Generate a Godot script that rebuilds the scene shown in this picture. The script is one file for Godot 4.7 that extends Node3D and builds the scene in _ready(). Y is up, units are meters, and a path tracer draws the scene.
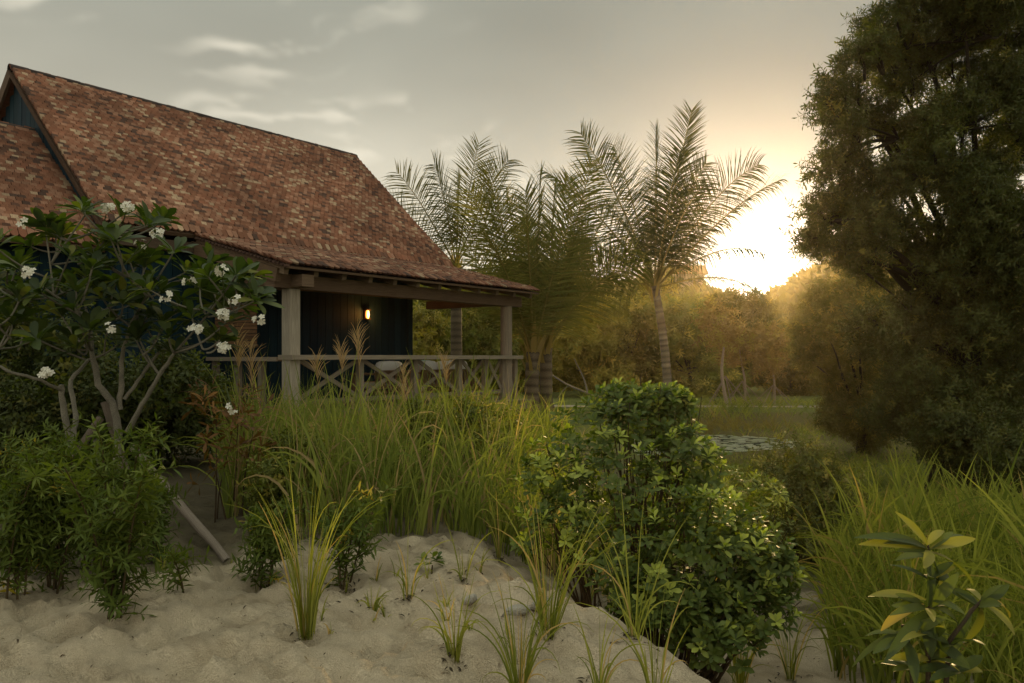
extends Node3D

# ---------------------------------------------------------------- helpers
const F := 800.0          # focal length of the photograph in its pixels
const EYE := 1.6          # eye height in metres
const HORIZON := 357.0    # pixel row of the horizon
const UPV := Vector3.UP
const LUSH := Color(1.75, 1.52, 1.45)   # evens all leaf colours, which are given a little too dark and green

var M := {}               # materials
var used := {}            # names taken
var rng := RandomNumberGenerator.new()
var lumps := FastNoiseLite.new()
var hillnoise := FastNoiseLite.new()

func px(x: float, y: float, depth: float) -> Vector3:
	return Vector3((x - 512.0) / F * depth, EYE + (HORIZON - y) / F * depth, -depth)

func ss(a: float, b: float, x: float) -> float:
	return smoothstep(a, b, x)

func rnd(a: float, b: float) -> float:
	return rng.randf_range(a, b)

func rdir() -> Vector3:
	var v := Vector3(rng.randfn(), rng.randfn(), rng.randfn())
	return v.normalized() if v.length() > 0.001 else UPV

func numbered(called: String) -> String:
	if not used.has(called):
		used[called] = 0
		return called
	used[called] += 1
	return "%s_%03d" % [called, used[called]]

func meta(o: Node, label: String, category := "", group := "", kind := "") -> void:
	if label: o.set_meta("label", label)
	if category: o.set_meta("category", category)
	if group: o.set_meta("group", group)
	if kind: o.set_meta("kind", kind)

func thing(called: String, label: String, category: String, at := Vector3.ZERO, group := "") -> Node3D:
	var o := Node3D.new()
	o.name = numbered(called)
	o.position = at
	add_child(o)
	meta(o, label, category, group)
	return o

func put(called: String, mesh: Mesh, mat: Material, parent: Node, xf := Transform3D.IDENTITY) -> MeshInstance3D:
	var o := MeshInstance3D.new()
	o.name = numbered(called) if parent == self else called
	o.mesh = mesh
	o.transform = xf
	if mat: o.material_override = mat
	parent.add_child(o, true)
	return o

func many(called: String, mesh: Mesh, mat: Material, parent: Node, xfs: Array, cols: Array = []) -> MultiMeshInstance3D:
	var mm := MultiMesh.new()
	mm.transform_format = MultiMesh.TRANSFORM_3D
	mm.use_colors = cols.size() > 0
	mm.mesh = mesh
	mm.instance_count = xfs.size()
	for i in xfs.size():
		mm.set_instance_transform(i, xfs[i])
	if cols.size() > 0:
		for i in xfs.size():
			mm.set_instance_color(i, cols[i])
	var o := MultiMeshInstance3D.new()
	o.name = numbered(called) if parent == self else called
	o.multimesh = mm
	o.material_override = mat
	parent.add_child(o, true)
	return o

class MB:
	var v := PackedVector3Array()
	var n := PackedVector3Array()
	var c := PackedColorArray()
	var t := PackedVector2Array()
	var ix := PackedInt32Array()
	func quad(a: Vector3, b: Vector3, d: Vector3, e: Vector3, col: Color, out: Vector3, ua := Vector2.ZERO, ub := Vector2.RIGHT, uc := Vector2.ONE, ud := Vector2.DOWN) -> void:
		var k := v.size()
		var nn := -(b - a).cross(d - a)
		var flip := nn.dot(out) < 0.0
		nn = nn.normalized() * (-1.0 if flip else 1.0)
		v.append_array([a, b, d, e])
		n.append_array([nn, nn, nn, nn])
		c.append_array([col, col, col, col])
		t.append_array([ua, ub, uc, ud])
		if flip:
			ix.append_array([k, k + 2, k + 1, k, k + 3, k + 2])
		else:
			ix.append_array([k, k + 1, k + 2, k, k + 2, k + 3])
	# box from a centre and three half axes; x is its length (the grain runs along x)
	func box(p: Vector3, x: Vector3, y: Vector3, z: Vector3, col := Color.WHITE, off := 0.0) -> void:
		var lx := x.length() * 2.0
		var ly := y.length() * 2.0
		var lz := z.length() * 2.0
		for s in [-1.0, 1.0]:
			quad(p - x + y * s - z, p + x + y * s - z, p + x + y * s + z, p - x + y * s + z, col, y * s, Vector2(off, off), Vector2(off + lx, off), Vector2(off + lx, off + lz), Vector2(off, off + lz))
			quad(p - x - y + z * s, p + x - y + z * s, p + x + y + z * s, p - x + y + z * s, col, z * s, Vector2(off, off), Vector2(off + lx, off), Vector2(off + lx, off + ly), Vector2(off, off + ly))
			quad(p + x * s - y - z, p + x * s + y - z, p + x * s + y + z, p + x * s - y + z, col, x * s, Vector2(off, off), Vector2(off, off + ly), Vector2(off + 0.05, off + ly), Vector2(off + 0.05, off))
	# beam between two points
	func beam(a: Vector3, b: Vector3, w: float, h: float, col := Color.WHITE, up := Vector3.UP, off := 0.0) -> void:
		var x := (b - a) * 0.5
		var side := x.cross(up).normalized()
		if side.length() < 0.5: side = Vector3.RIGHT
		var u := side.cross(x).normalized()
		box((a + b) * 0.5, x, u * h * 0.5, side * w * 0.5, col, off)
	func tube(pts: Array, rad: Array, sides: int, cols: Array) -> void:
		var k := v.size()
		var last := Vector3.RIGHT
		var len := 0.0
		for i in pts.size():
			var d: Vector3 = (pts[mini(i + 1, pts.size() - 1)] - pts[maxi(i - 1, 0)])
			d = d.normalized()
			if absf(d.dot(last)) > 0.95: last = Vector3.FORWARD if absf(d.z) < 0.7 else Vector3.UP
			var s := (last - d * d.dot(last)).normalized()
			last = s
			var q := d.cross(s)
			if i > 0: len += (pts[i] - pts[i - 1]).length()
			for j in sides + 1:
				var a := TAU * j / sides
				var o := s * cos(a) + q * sin(a)
				v.append(pts[i] + o * rad[i])
				n.append(o)
				c.append(cols[mini(i, cols.size() - 1)])
				t.append(Vector2(len, float(j) / sides))
		for i in pts.size() - 1:
			for j in sides:
				var a := k + i * (sides + 1) + j
				ix.append_array([a, a + sides + 1, a + 1, a + 1, a + sides + 1, a + sides + 2])
		var e := v.size()
		var m := pts.size() - 1
		v.append(pts[m]); n.append((pts[m] - pts[m - 1]).normalized()); c.append(cols[mini(m, cols.size() - 1)]); t.append(Vector2.ZERO)
		for j in sides:
			ix.append_array([e, k + m * (sides + 1) + j + 1, k + m * (sides + 1) + j])
	# leaf along +y of xf, width along x, face +z. kind 0 lance, 1 obovate, 2 ellipse
	func leaf(xf: Transform3D, len: float, wid: float, segs: int, fold: float, curl: float, col: Color, kind := 2) -> void:
		var k := v.size()
		var p := Vector3.ZERO
		var a := 0.0
		for i in segs + 1:
			var f := float(i) / segs
			var w := 0.0
			if kind == 0: w = wid * 0.5 * pow(sin(PI * pow(clampf(f * 0.96 + 0.02, 0, 1), 0.75)), 0.9)
			elif kind == 1: w = wid * 0.5 * pow(sin(PI * pow(clampf(f * 0.97 + 0.012, 0, 1), 1.7)), 0.75)
			else: w = wid * 0.5 * pow(sin(PI * clampf(f * 0.96 + 0.02, 0, 1)), 0.8)
			a = curl * f
			if i > 0: p += Vector3(0, cos(a), -sin(a)) * len / segs
			var up := Vector3(0, sin(a), cos(a))
			for s in [-1.0, 0.0, 1.0]:
				v.append(xf * (p + Vector3(s * w, 0, 0) + up * absf(s) * w * fold))
				n.append((xf.basis * (up - Vector3(s * fold, 0, 0))).normalized())
				c.append(col * (1.22 if s == 0.0 else 0.95))
				t.append(Vector2(s * 0.5 + 0.5, f))
		for i in segs:
			for j in 2:
				var q := k + i * 3 + j
				ix.append_array([q, q + 3, q + 1, q + 1, q + 3, q + 4])
	# a blade given by its points
	func blade(pts: Array, wid: float, face: Vector3, col: Color, tip: Color) -> void:
		var k := v.size()
		var m := pts.size() - 1
		for i in m + 1:
			var f := float(i) / m
			var d: Vector3 = (pts[mini(i + 1, m)] - pts[maxi(i - 1, 0)]).normalized()
			var s := d.cross(face).normalized()
			var w := wid * 0.5 * (1.0 - pow(f, 2.2)) * (0.55 + 0.45 * minf(1.0, f * 5.0)) + 0.0006
			var nn := s.cross(d).normalized()
			for q in [-1.0, 1.0]:
				v.append(pts[i] + s * w * q)
				n.append(nn)
				c.append(col.lerp(tip, f))
				t.append(Vector2(q * 0.5 + 0.5, f))
		for i in m:
			var a := k + i * 2
			ix.append_array([a, a + 2, a + 1, a + 1, a + 2, a + 3])
	func made() -> ArrayMesh:
		var arr := []
		arr.resize(Mesh.ARRAY_MAX)
		arr[Mesh.ARRAY_VERTEX] = v
		arr[Mesh.ARRAY_NORMAL] = n
		arr[Mesh.ARRAY_COLOR] = c
		arr[Mesh.ARRAY_TEX_UV] = t
		arr[Mesh.ARRAY_INDEX] = ix
		var m := ArrayMesh.new()
		m.add_surface_from_arrays(Mesh.PRIMITIVE_TRIANGLES, arr)
		return m

func basis_y(y: Vector3, face: Vector3) -> Basis:   # y axis along y, z axis near face
	y = y.normalized()
	var x := y.cross(face)
	if x.length() < 0.01: x = y.cross(Vector3(0.3, 0.2, 0.9))
	x = x.normalized()
	return Basis(x, y, x.cross(y))

func grain_image(w: int, h: int, fx: float, fy: float, lo: float, hi: float, seed_: int, oct := 4) -> ImageTexture:
	var nz := FastNoiseLite.new()
	nz.seed = seed_
	nz.noise_type = FastNoiseLite.TYPE_SIMPLEX
	nz.frequency = 1.0
	nz.fractal_octaves = oct
	var im := Image.create(w, h, false, Image.FORMAT_RGB8)
	for y in h:
		for x in w:
			# wraps on a torus
			var ax := TAU * x / w
			var ay := TAU * y / h
			var k := nz.get_noise_3d(cos(ax) * fx, sin(ax) * fx + cos(ay) * fy, sin(ay) * fy)
			var q := lerpf(lo, hi, clampf(k * 0.9 + 0.5, 0, 1))
			im.set_pixel(x, y, Color(q, q, q))
	return ImageTexture.create_from_image(im)

func mat(called: String, rough := 0.8, spec := 0.4) -> StandardMaterial3D:
	var m := StandardMaterial3D.new()
	m.resource_name = called
	m.vertex_color_use_as_albedo = true
	m.roughness = rough
	m.metallic_specular = spec
	m.cull_mode = BaseMaterial3D.CULL_DISABLED
	M[called] = m
	return m

func leafmat(called: String, rough: float, spec: float, back: Color) -> StandardMaterial3D:
	var m := mat(called, rough, spec)
	m.backlight_enabled = true
	m.backlight = back
	m.albedo_color = LUSH.linear_to_srgb()
	return m

# ---------------------------------------------------------------- ground
func edge_x(d: float) -> float:   # where the sandy rise drops to the meadow
	if d < 6.4: return lerpf(1.05, -0.25, ss(3.6, 6.4, d))
	return lerpf(-0.25, 1.9, ss(7.5, 15.0, d))

func pond_f(x: float, z: float) -> float:
	var dx := (x - 2.4) / 6.4
	var dz := (z + 25.6 + 0.10 * (x - 4.0)) / 3.3
	return dx * dx + dz * dz

func height(x: float, z: float) -> float:
	var d := -z
	var left := 0.28 * ss(6.0, 11.0, d) * ss(26.0, 19.0, d)
	left -= 0.45 * ss(19.0, 30.0, d)
	var low := -0.5 - 0.55 * ss(6.0, 20.0, d)
	low = lerpf(low, -0.42, ss(29.3, 31.6, d))
	low -= 0.25 * ss(9.0, 4.0, d) * ss(3.4, 1.8, x)
	var far := ss(29.3, 31.6, d)
	left = lerpf(left, -0.42, far)
	var k := ss(-0.25, 1.25, x - edge_x(d))
	var y := lerpf(left, low, k)
	if d > 16.0 and d < 34.0:
		var p := pond_f(x, z)
		y = minf(y, lerpf(-1.75, y, ss(0.75, 1.45, p)))
	if d < 10.0:
		# loose, trodden sand
		var near := ss(10.0, 7.0, d) * (1.0 - 0.6 * k)
		y += near * (lumps.get_noise_2d(x * 0.9, z * 0.9) * 0.08 + lumps.get_noise_2d(x * 2.6 + 30.0, z * 2.6) * 0.055 - maxf(0.0, lumps.get_noise_2d(x * 2.2, z * 3.0 + 50.0) - 0.06) * 0.17 + lumps.get_noise_2d(x * 7.0, z * 7.0 + 90.0) * 0.036)
		# the hump in the middle of the sand
		y += 0.16 * exp(-pow((x - 0.15) / 0.7, 2.0) - pow((d - 5.0) / 0.75, 2.0))
		y += 0.10 * exp(-pow((x + 0.55) / 0.8, 2.0) - pow((d - 6.2) / 0.6, 2.0))
	if d < 8.0 and d > 3.0:
		for h in hollows:
			var q: float = (x - h.x) * (x - h.x) + (z - h.z) * (z - h.z)
			if q < 0.12: y += h.y * (-0.075 * exp(-q / 0.006) + 0.022 * exp(-pow(sqrt(q) - 0.14, 2.0) / 0.002))
	if d > 46.0 and z < 0.0:
		var az := x / d
		var rise := 9.2 + 6.5 * ss(0.30, 0.46, az) + 1.8 * ss(0.1, -0.2, az)
		rise -= 2.2 * exp(-pow((az - 0.30) / 0.07, 2.0))
		y += ss(48.0, 125.0, d) * (rise + hillnoise.get_noise_2d(x, z) * 2.0) + ss(125.0, 380.0, d) * 4.0
	return y

func on_ground(x: float, z: float, sink := 0.0) -> Vector3:
	return Vector3(x, height(x, z) - sink, z)

# the ground point under a pixel
func ground_px(x: float, y: float) -> Vector3:
	var lo := 2.0
	var d := 2.0
	while d < 60.0:
		var p := px(x, y, d)
		if p.y < height(p.x, p.z): break
		lo = d
		d *= 1.01
	var q := px(x, y, (lo + d) * 0.5)
	return Vector3(q.x, height(q.x, q.z), q.z)

func terrain() -> void:
	var xs := []
	var zs := []
	var x := -400.0
	while x < 400.0:
		xs.append(x)
		var ax := absf(x + 1.0)
		x += 0.055 if ax < 5.5 else (0.22 if ax < 12 else (1.0 if ax < 40 else (5.0 if ax < 120 else 40.0)))
	xs.append(400.0)
	var z := 30.0
	while z > -420.0:
		zs.append(z)
		var d := -z
		z -= 0.05 if d > 2.39 and d < 9.0 else (0.2 if d > -0.01 and d < 36.0 else (2.5 if d > 0 and d < 130 else (6.0 if d < 0 else 30.0)))
	zs.append(-420.0)
	var b := MB.new()
	var w := xs.size()
	for j in zs.size():
		for i in w:
			var p := Vector3(xs[i], height(xs[i], zs[j]), zs[j])
			b.v.append(p)
			b.c.append(ground_colour(p))
			b.t.append(Vector2(p.x, p.z))
	for j in zs.size():
		for i in w:
			var a: Vector3 = b.v[j * w + mini(i + 1, w - 1)] - b.v[j * w + maxi(i - 1, 0)]
			var e: Vector3 = b.v[maxi(j - 1, 0) * w + i] - b.v[mini(j + 1, zs.size() - 1) * w + i]
			b.n.append(e.cross(a).normalized())
	for j in zs.size() - 1:
		for i in w - 1:
			var q := j * w + i
			b.ix.append_array([q, q + w, q + 1, q + 1, q + w, q + w + 1])
	var g := put("ground", b.made(), M.sand, self)
	meta(g, "pale sand in front running into grassy earth and a wooded hill", "", "", "structure")

func ground_colour(p: Vector3) -> Color:
	var d := -p.z
	var sand := Color(0.68, 0.56, 0.39)
	var damp := Color(0.46, 0.365, 0.24)
	var soil := Color(0.10, 0.085, 0.05)
	var turf := Color(0.19, 0.21, 0.06)
	var k := ss(-0.25, 1.25, p.x - edge_x(d))
	var nz := lumps.get_noise_2d(p.x * 2.0 + 9.0, p.z * 2.0)
	var nz2 := lumps.get_noise_2d(p.x * 11.0 + 3.0, p.z * 11.0 + 7.0)
	var c := sand.lerp(damp, clampf(0.28 + nz * 0.9 + nz2 * 0.5, 0, 1))
	var away := ss(6.0, 7.4, d + nz * 0.8 + ss(-1.2, -3.0, p.x) * 0.8)
	c = c.lerp(soil, away * 0.85)
	c = c.lerp(soil.lerp(turf, 0.5), k * ss(2.5, 3.3, p.x + nz * 0.6))
	c = c.lerp(turf, ss(10.0, 15.0, d))
	if d > 20.0 and d < 31.5 and p.y < -0.55:
		c = c.lerp(Color(0.17, 0.115, 0.06), 0.6)
	return c

# ---------------------------------------------------------------- sky
func make_sky(sun: Vector3) -> PanoramaSkyMaterial:
	var w := 1536
	var h := 768
	var im := Image.create(w, h, false, Image.FORMAT_RGBF)
	var wisps := FastNoiseLite.new()
	wisps.seed = 21
	wisps.fractal_octaves = 5
	wisps.frequency = 1.0
	var big := FastNoiseLite.new()
	big.seed = 5
	big.fractal_octaves = 4
	big.frequency = 1.0
	var below := Color(0.10, 0.095, 0.07)
	im.fill(below)
	for j in h / 2 + 2:
		var el := PI * 0.5 - PI * (j + 0.5) / h
		var y := sin(el)
		var cy := cos(el)
		for i in w:
			var az := TAU * (i + 0.5) / w
			var dir := Vector3(sin(az) * cy, y, -cos(az) * cy)
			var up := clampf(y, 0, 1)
			# sky made brighter overhead to fill the ground, above bright evening air low down
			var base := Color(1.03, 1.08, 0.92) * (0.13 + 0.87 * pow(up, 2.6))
			base = base.lerp(Color(0.76, 0.70, 0.56), exp(-pow(el / 0.262, 2.0)))
			# layered cloud sheet, seen on a plane overhead
			var q := 1.0 / (up + 0.16)
			var cx := dir.x * q
			var cz := dir.z * q
			var sheet := big.get_noise_2d(cx * 0.55 + 4.0, cz * 0.55)
			base = base * (1.0 + 0.30 * sheet)
			var ang := acos(clampf(dir.dot(sun), -1, 1))
			# thin torn wisps under the sheet
			var warp := big.get_noise_2d(cx * 0.9 - 7.0, cz * 0.9 + 3.0)
			var wi := wisps.get_noise_2d(cx * 0.9 + cz * 0.6 + warp * 1.2, (cz - cx * 0.5) * 3.4 + warp * 1.6)
			var cov := ss(-0.05, 0.35, big.get_noise_2d(cx * 0.7 + 12.0, cz * 0.7 + 19.0))
			var wk := ss(-0.02, 0.42, wi) * cov * ss(0.14, 0.32, up)
			base = base.lerp(Color(0.80, 0.74, 0.60), wk * 0.6)
			# the air round the low sun
			var g := 3.2 * exp(-pow(ang / 0.036, 2.0)) + 0.62 * exp(-pow(ang / 0.10, 1.3)) + 0.04 * exp(-ang / 0.34)
			base += Color(1.0, 0.93, 0.78) * g
			im.set_pixel(i, j, base)
	var m := PanoramaSkyMaterial.new()
	m.panorama = ImageTexture.create_from_image(im)
	return m

# ---------------------------------------------------------------- plants: shared pieces
var BL := []      # grass blade meshes
var SPRIG := {}   # sprig meshes

func make_shared() -> void:
	rng.seed = 11
	for k in 14:
		var b := MB.new()
		for q in 3:
			var lean := rnd(0.02, 0.40)
			var bend := rnd(0.1, 1.0) if rng.randf() < 0.6 else rnd(1.2, 2.6)
			var yaw := rnd(0, TAU)
			var len := rnd(0.55, 1.1)
			b.blade(arc(Vector3(rnd(-0.03, 0.03), 0, rnd(-0.03, 0.03)), yaw, lean * 0.6, bend, len, 9), rnd(0.012, 0.024), Vector3(cos(yaw + 1.3), 0.2, sin(yaw + 1.3)), Color.WHITE, Color.WHITE)
		BL.append(b.made())
	# small feathery sprig for the fine-leaved trees
	SPRIG["fine"] = sprig(0.26, 18, 0.075, 0.024, 0, 0.9)
	SPRIG["wide"] = sprig(0.30, 12, 0.085, 0.040, 2, 0.9)
	SPRIG["far"] = sprig(0.75, 22, 0.26, 0.085, 0, 1.0)
	SPRIG["herb"] = sprig(0.22, 13, 0.105, 0.021, 0, 1.1)
	# a leafy tree top seen from afar
	var cl := MB.new()
	for q in 150:
		var o := rdir()
		if o.y < -0.35: o.y = -o.y
		var r := rnd(0.72, 1.05)
		var p := o * r * Vector3(1, 0.85, 1)
		cl.leaf(Transform3D(basis_y((o + rdir() * 0.8).normalized(), rdir()), p), rnd(0.28, 0.45), 0.2, 2, 0.2, 0.3, Color.WHITE * rnd(0.75, 1.2), 2)
	SPRIG["clump"] = cl.made()

func arc(p: Vector3, yaw: float, lean: float, bend: float, len: float, m: int) -> Array:
	var pts := [p]
	var q := p
	for i in m:
		var f := (i + 0.5) / m
		var a := lean + bend * f * f
		q += Vector3(cos(yaw) * sin(a), cos(a), sin(yaw) * sin(a)) * len / m
		pts.append(q)
	return pts

func sprig(len: float, count: int, ll: float, lw: float, kind: int, spread: float) -> ArrayMesh:
	var b := MB.new()
	b.tube([Vector3.ZERO, Vector3(0, len * 0.55, 0), Vector3(0, len * 0.95, -len * 0.12)], [0.006, 0.004, 0.002], 3, [Color(0.9, 0.7, 0.5)])
	for i in count:
		var f := (i + 0.6) / count
		var a := i * 2.4
		var out := Vector3(cos(a), rnd(0.3, 0.8) * (0.6 + f), sin(a)) * Vector3(spread, 1, spread)
		var l := ll * rnd(0.75, 1.15)
		b.leaf(Transform3D(basis_y(out, UPV + rdir() * 0.6), Vector3(0, len * f, -len * 0.12 * f * f)), l, lw, 2, 0.15, rnd(0.1, 0.6), Color.WHITE * rnd(0.8, 1.2), kind)
	return b.made()

# sprigs through a set of ellipsoids [centre, radii, count]
func fill(blobs: Array, scale_: float, droop: float, tone: Callable) -> Array:
	var xs := []
	var cs := []
	for e in blobs:
		for k in int(e[2]):
			var o := rdir()
			var r := pow(rng.randf(), 0.42)
			var p: Vector3 = e[0] + o * r * e[1]
			var y := (o * 0.9 + rdir() * 0.75 + UPV * (0.25 - droop)).normalized()
			var s := scale_ * rnd(0.75, 1.3)
			xs.append(Transform3D(basis_y(y, rdir()).scaled(Vector3.ONE * s), p))
			cs.append(tone.call())
	return [xs, cs]

func mixed(a: Color, b: Color, c: Color, share: float) -> Callable:
	return func() -> Color:
		var q := a.lerp(b, rng.randf())
		return c if rng.randf() < share else q

# ---------------------------------------------------------------- house
const HA := 37.7
var hd: Vector3
var hn: Vector3
var h0: Vector3

func H(u: float, v: float, y: float) -> Vector3:   # along the ridge, out of the front, height above eye level
	return h0 + hd * u + hn * v + UPV * y

func tile_mesh(w: float, l: float, t: float) -> ArrayMesh:
	# a small flat tile with a rounded lower edge: x across, y up the slope, z out
	var b := MB.new()
	var out := []
	for a in [Vector2(-0.5, 1.0), Vector2(-0.5, 0.30), Vector2(-0.34, 0.09), Vector2(0.0, 0.0), Vector2(0.34, 0.09), Vector2(0.5, 0.30), Vector2(0.5, 1.0)]:
		out.append(Vector3(a.x * w, a.y * l, 0))
	var top := Vector3(0, 0, t)
	var k := b.v.size()
	for p in out:
		b.v.append(p + top); b.n.append(Vector3(0, 0, 1)); b.c.append(Color.WHITE); b.t.append(Vector2(p.x, p.y) * 3.0)
	for i in range(1, 6):
		b.ix.append_array([k, k + i + 1, k + i])
	for i in 6:
		b.quad(out[i], out[i + 1], out[i + 1] + top, out[i] + top, Color(0.8, 0.75, 0.75), Vector3(out[i].x + out[i + 1].x, out[i].y + out[i + 1].y - l, 0))
	return b.made()

# lays tiles on a slope. parts: the largest in the picture become single tiles
func lay_tiles(parent: Node3D, u0: float, u1: float, top: Vector2, low: Vector2, tw: float, ex: float, dark: float, singles: int, seed_: int) -> void:
	rng.seed = seed_
	var run := low - top
	var L := run.length()
	var up := (hn * (-run.x) + UPV * (-run.y)).normalized()
	var nrm := hd.cross(up).normalized()
	if nrm.y < 0: nrm = -nrm
	var along := up.cross(nrm).normalized()
	var rows := int(L / ex)
	ex = L / rows
	var cols := int((u1 - u0) / tw)
	tw = (u1 - u0) / cols
	var mesh := tile_mesh(tw * 0.94, ex * 2.1, 0.028)
	var pal := [Color(0.46, 0.32, 0.20), Color(0.30, 0.135, 0.08), Color(0.24, 0.105, 0.06), Color(0.15, 0.075, 0.05), Color(0.36, 0.185, 0.115), Color(0.10, 0.06, 0.045), Color(0.28, 0.115, 0.066)]
	var pn := FastNoiseLite.new()
	pn.seed = seed_
	pn.frequency = 0.9
	pn.fractal_octaves = 3
	var all := []
	for r in rows:
		var f := float(r) / rows     # from the eave up
		for q in cols + (r % 2):
			var u := u0 + (q + (0.5 if r % 2 == 0 else 0.0)) * tw
			u = clampf(u, u0 + tw * 0.25, u1 - tw * 0.25)
			var p := H(u, low.x, low.y) + up * (ex * r + rnd(-0.006, 0.006)) + nrm * (0.03 + rnd(0, 0.007))
			var tilt := Basis(along, deg_to_rad(12.0 + rnd(-2.5, 3.0))) * Basis(nrm, deg_to_rad(rnd(-2.6, 2.6)))
			var bs := tilt * Basis(along, up, nrm)
			var patch := pn.get_noise_2d(u, f * L)
			var w := rng.randf() + patch * 0.22
			var c: Color
			if w < 0.17: c = pal[5] if rng.randf() < 0.4 else pal[3]
			elif w < 0.42: c = pal[2]
			elif w < 0.72: c = pal[1 if rng.randf() < 0.6 else 6]
			elif w < 0.92: c = pal[4]
			else: c = pal[0]
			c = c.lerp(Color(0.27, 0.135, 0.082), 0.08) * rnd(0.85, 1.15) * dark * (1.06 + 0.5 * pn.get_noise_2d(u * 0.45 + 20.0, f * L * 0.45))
			c.a = 1.0
			all.append([Transform3D(bs, p), c, p.distance_to(Vector3(0, EYE, 0))])
	all.sort_custom(func(a, b): return a[2] < b[2])
	var mats := {}
	for i in mini(singles, all.size()):
		var c: Color = all[i][1]
		var key := "%d_%d" % [int(c.r * 14), int(c.g * 20)]
		if not mats.has(key):
			var m: StandardMaterial3D = M.tile.duplicate()
			m.albedo_color = c.linear_to_srgb()
			mats[key] = m
		put("tile", mesh, mats[key], parent, all[i][0])
	var xs := []
	var cs := []
	for i in range(mini(singles, all.size()), all.size()):
		xs.append(all[i][0])
		cs.append(all[i][1])
	var o := many("tile_courses", mesh, M.tile, parent, xs, cs)
	o.set_meta("kind", "stuff")

func slab(parent: Node, called: String, u0: float, u1: float, top: Vector2, low: Vector2, thick: float, m: Material, col: Color) -> MeshInstance3D:
	var b := MB.new()
	var c := (H(u0, top.x, top.y) + H(u1, low.x, low.y)) * 0.5
	var y := (H(0, top.x, top.y) - H(0, low.x, low.y)) * 0.5
	var nn := hd.cross(y).normalized()
	if nn.y < 0: nn = -nn
	b.box(c - nn * thick * 0.5, hd * (u1 - u0) * 0.5, y, nn * thick * 0.5, col)
	return put(called, b.made(), m, parent)

func hbox(b: MB, u0: float, u1: float, v0: float, v1: float, y0: float, y1: float, col := Color.WHITE, off := 0.0, upright := false) -> void:
	var c := H((u0 + u1) * 0.5, (v0 + v1) * 0.5, (y0 + y1) * 0.5)
	var x := hd * (u1 - u0) * 0.5
	var y := UPV * (y1 - y0) * 0.5
	var z := hn * (v1 - v0) * 0.5
	if upright: b.box(c, y, z, x, col, off)
	elif absf(v1 - v0) > absf(u1 - u0): b.box(c, z, y, x, col, off)
	else: b.box(c, x, y, z, col, off)

func one(called: String, parent: Node, m: Material, u0: float, u1: float, v0: float, v1: float, y0: float, y1: float, col := Color.WHITE, upright := false) -> MeshInstance3D:
	var b := MB.new()
	hbox(b, u0, u1, v0, v1, y0, y1, col, rng.randf() * 3.0, upright)
	return put(called, b.made(), m, parent)

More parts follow.
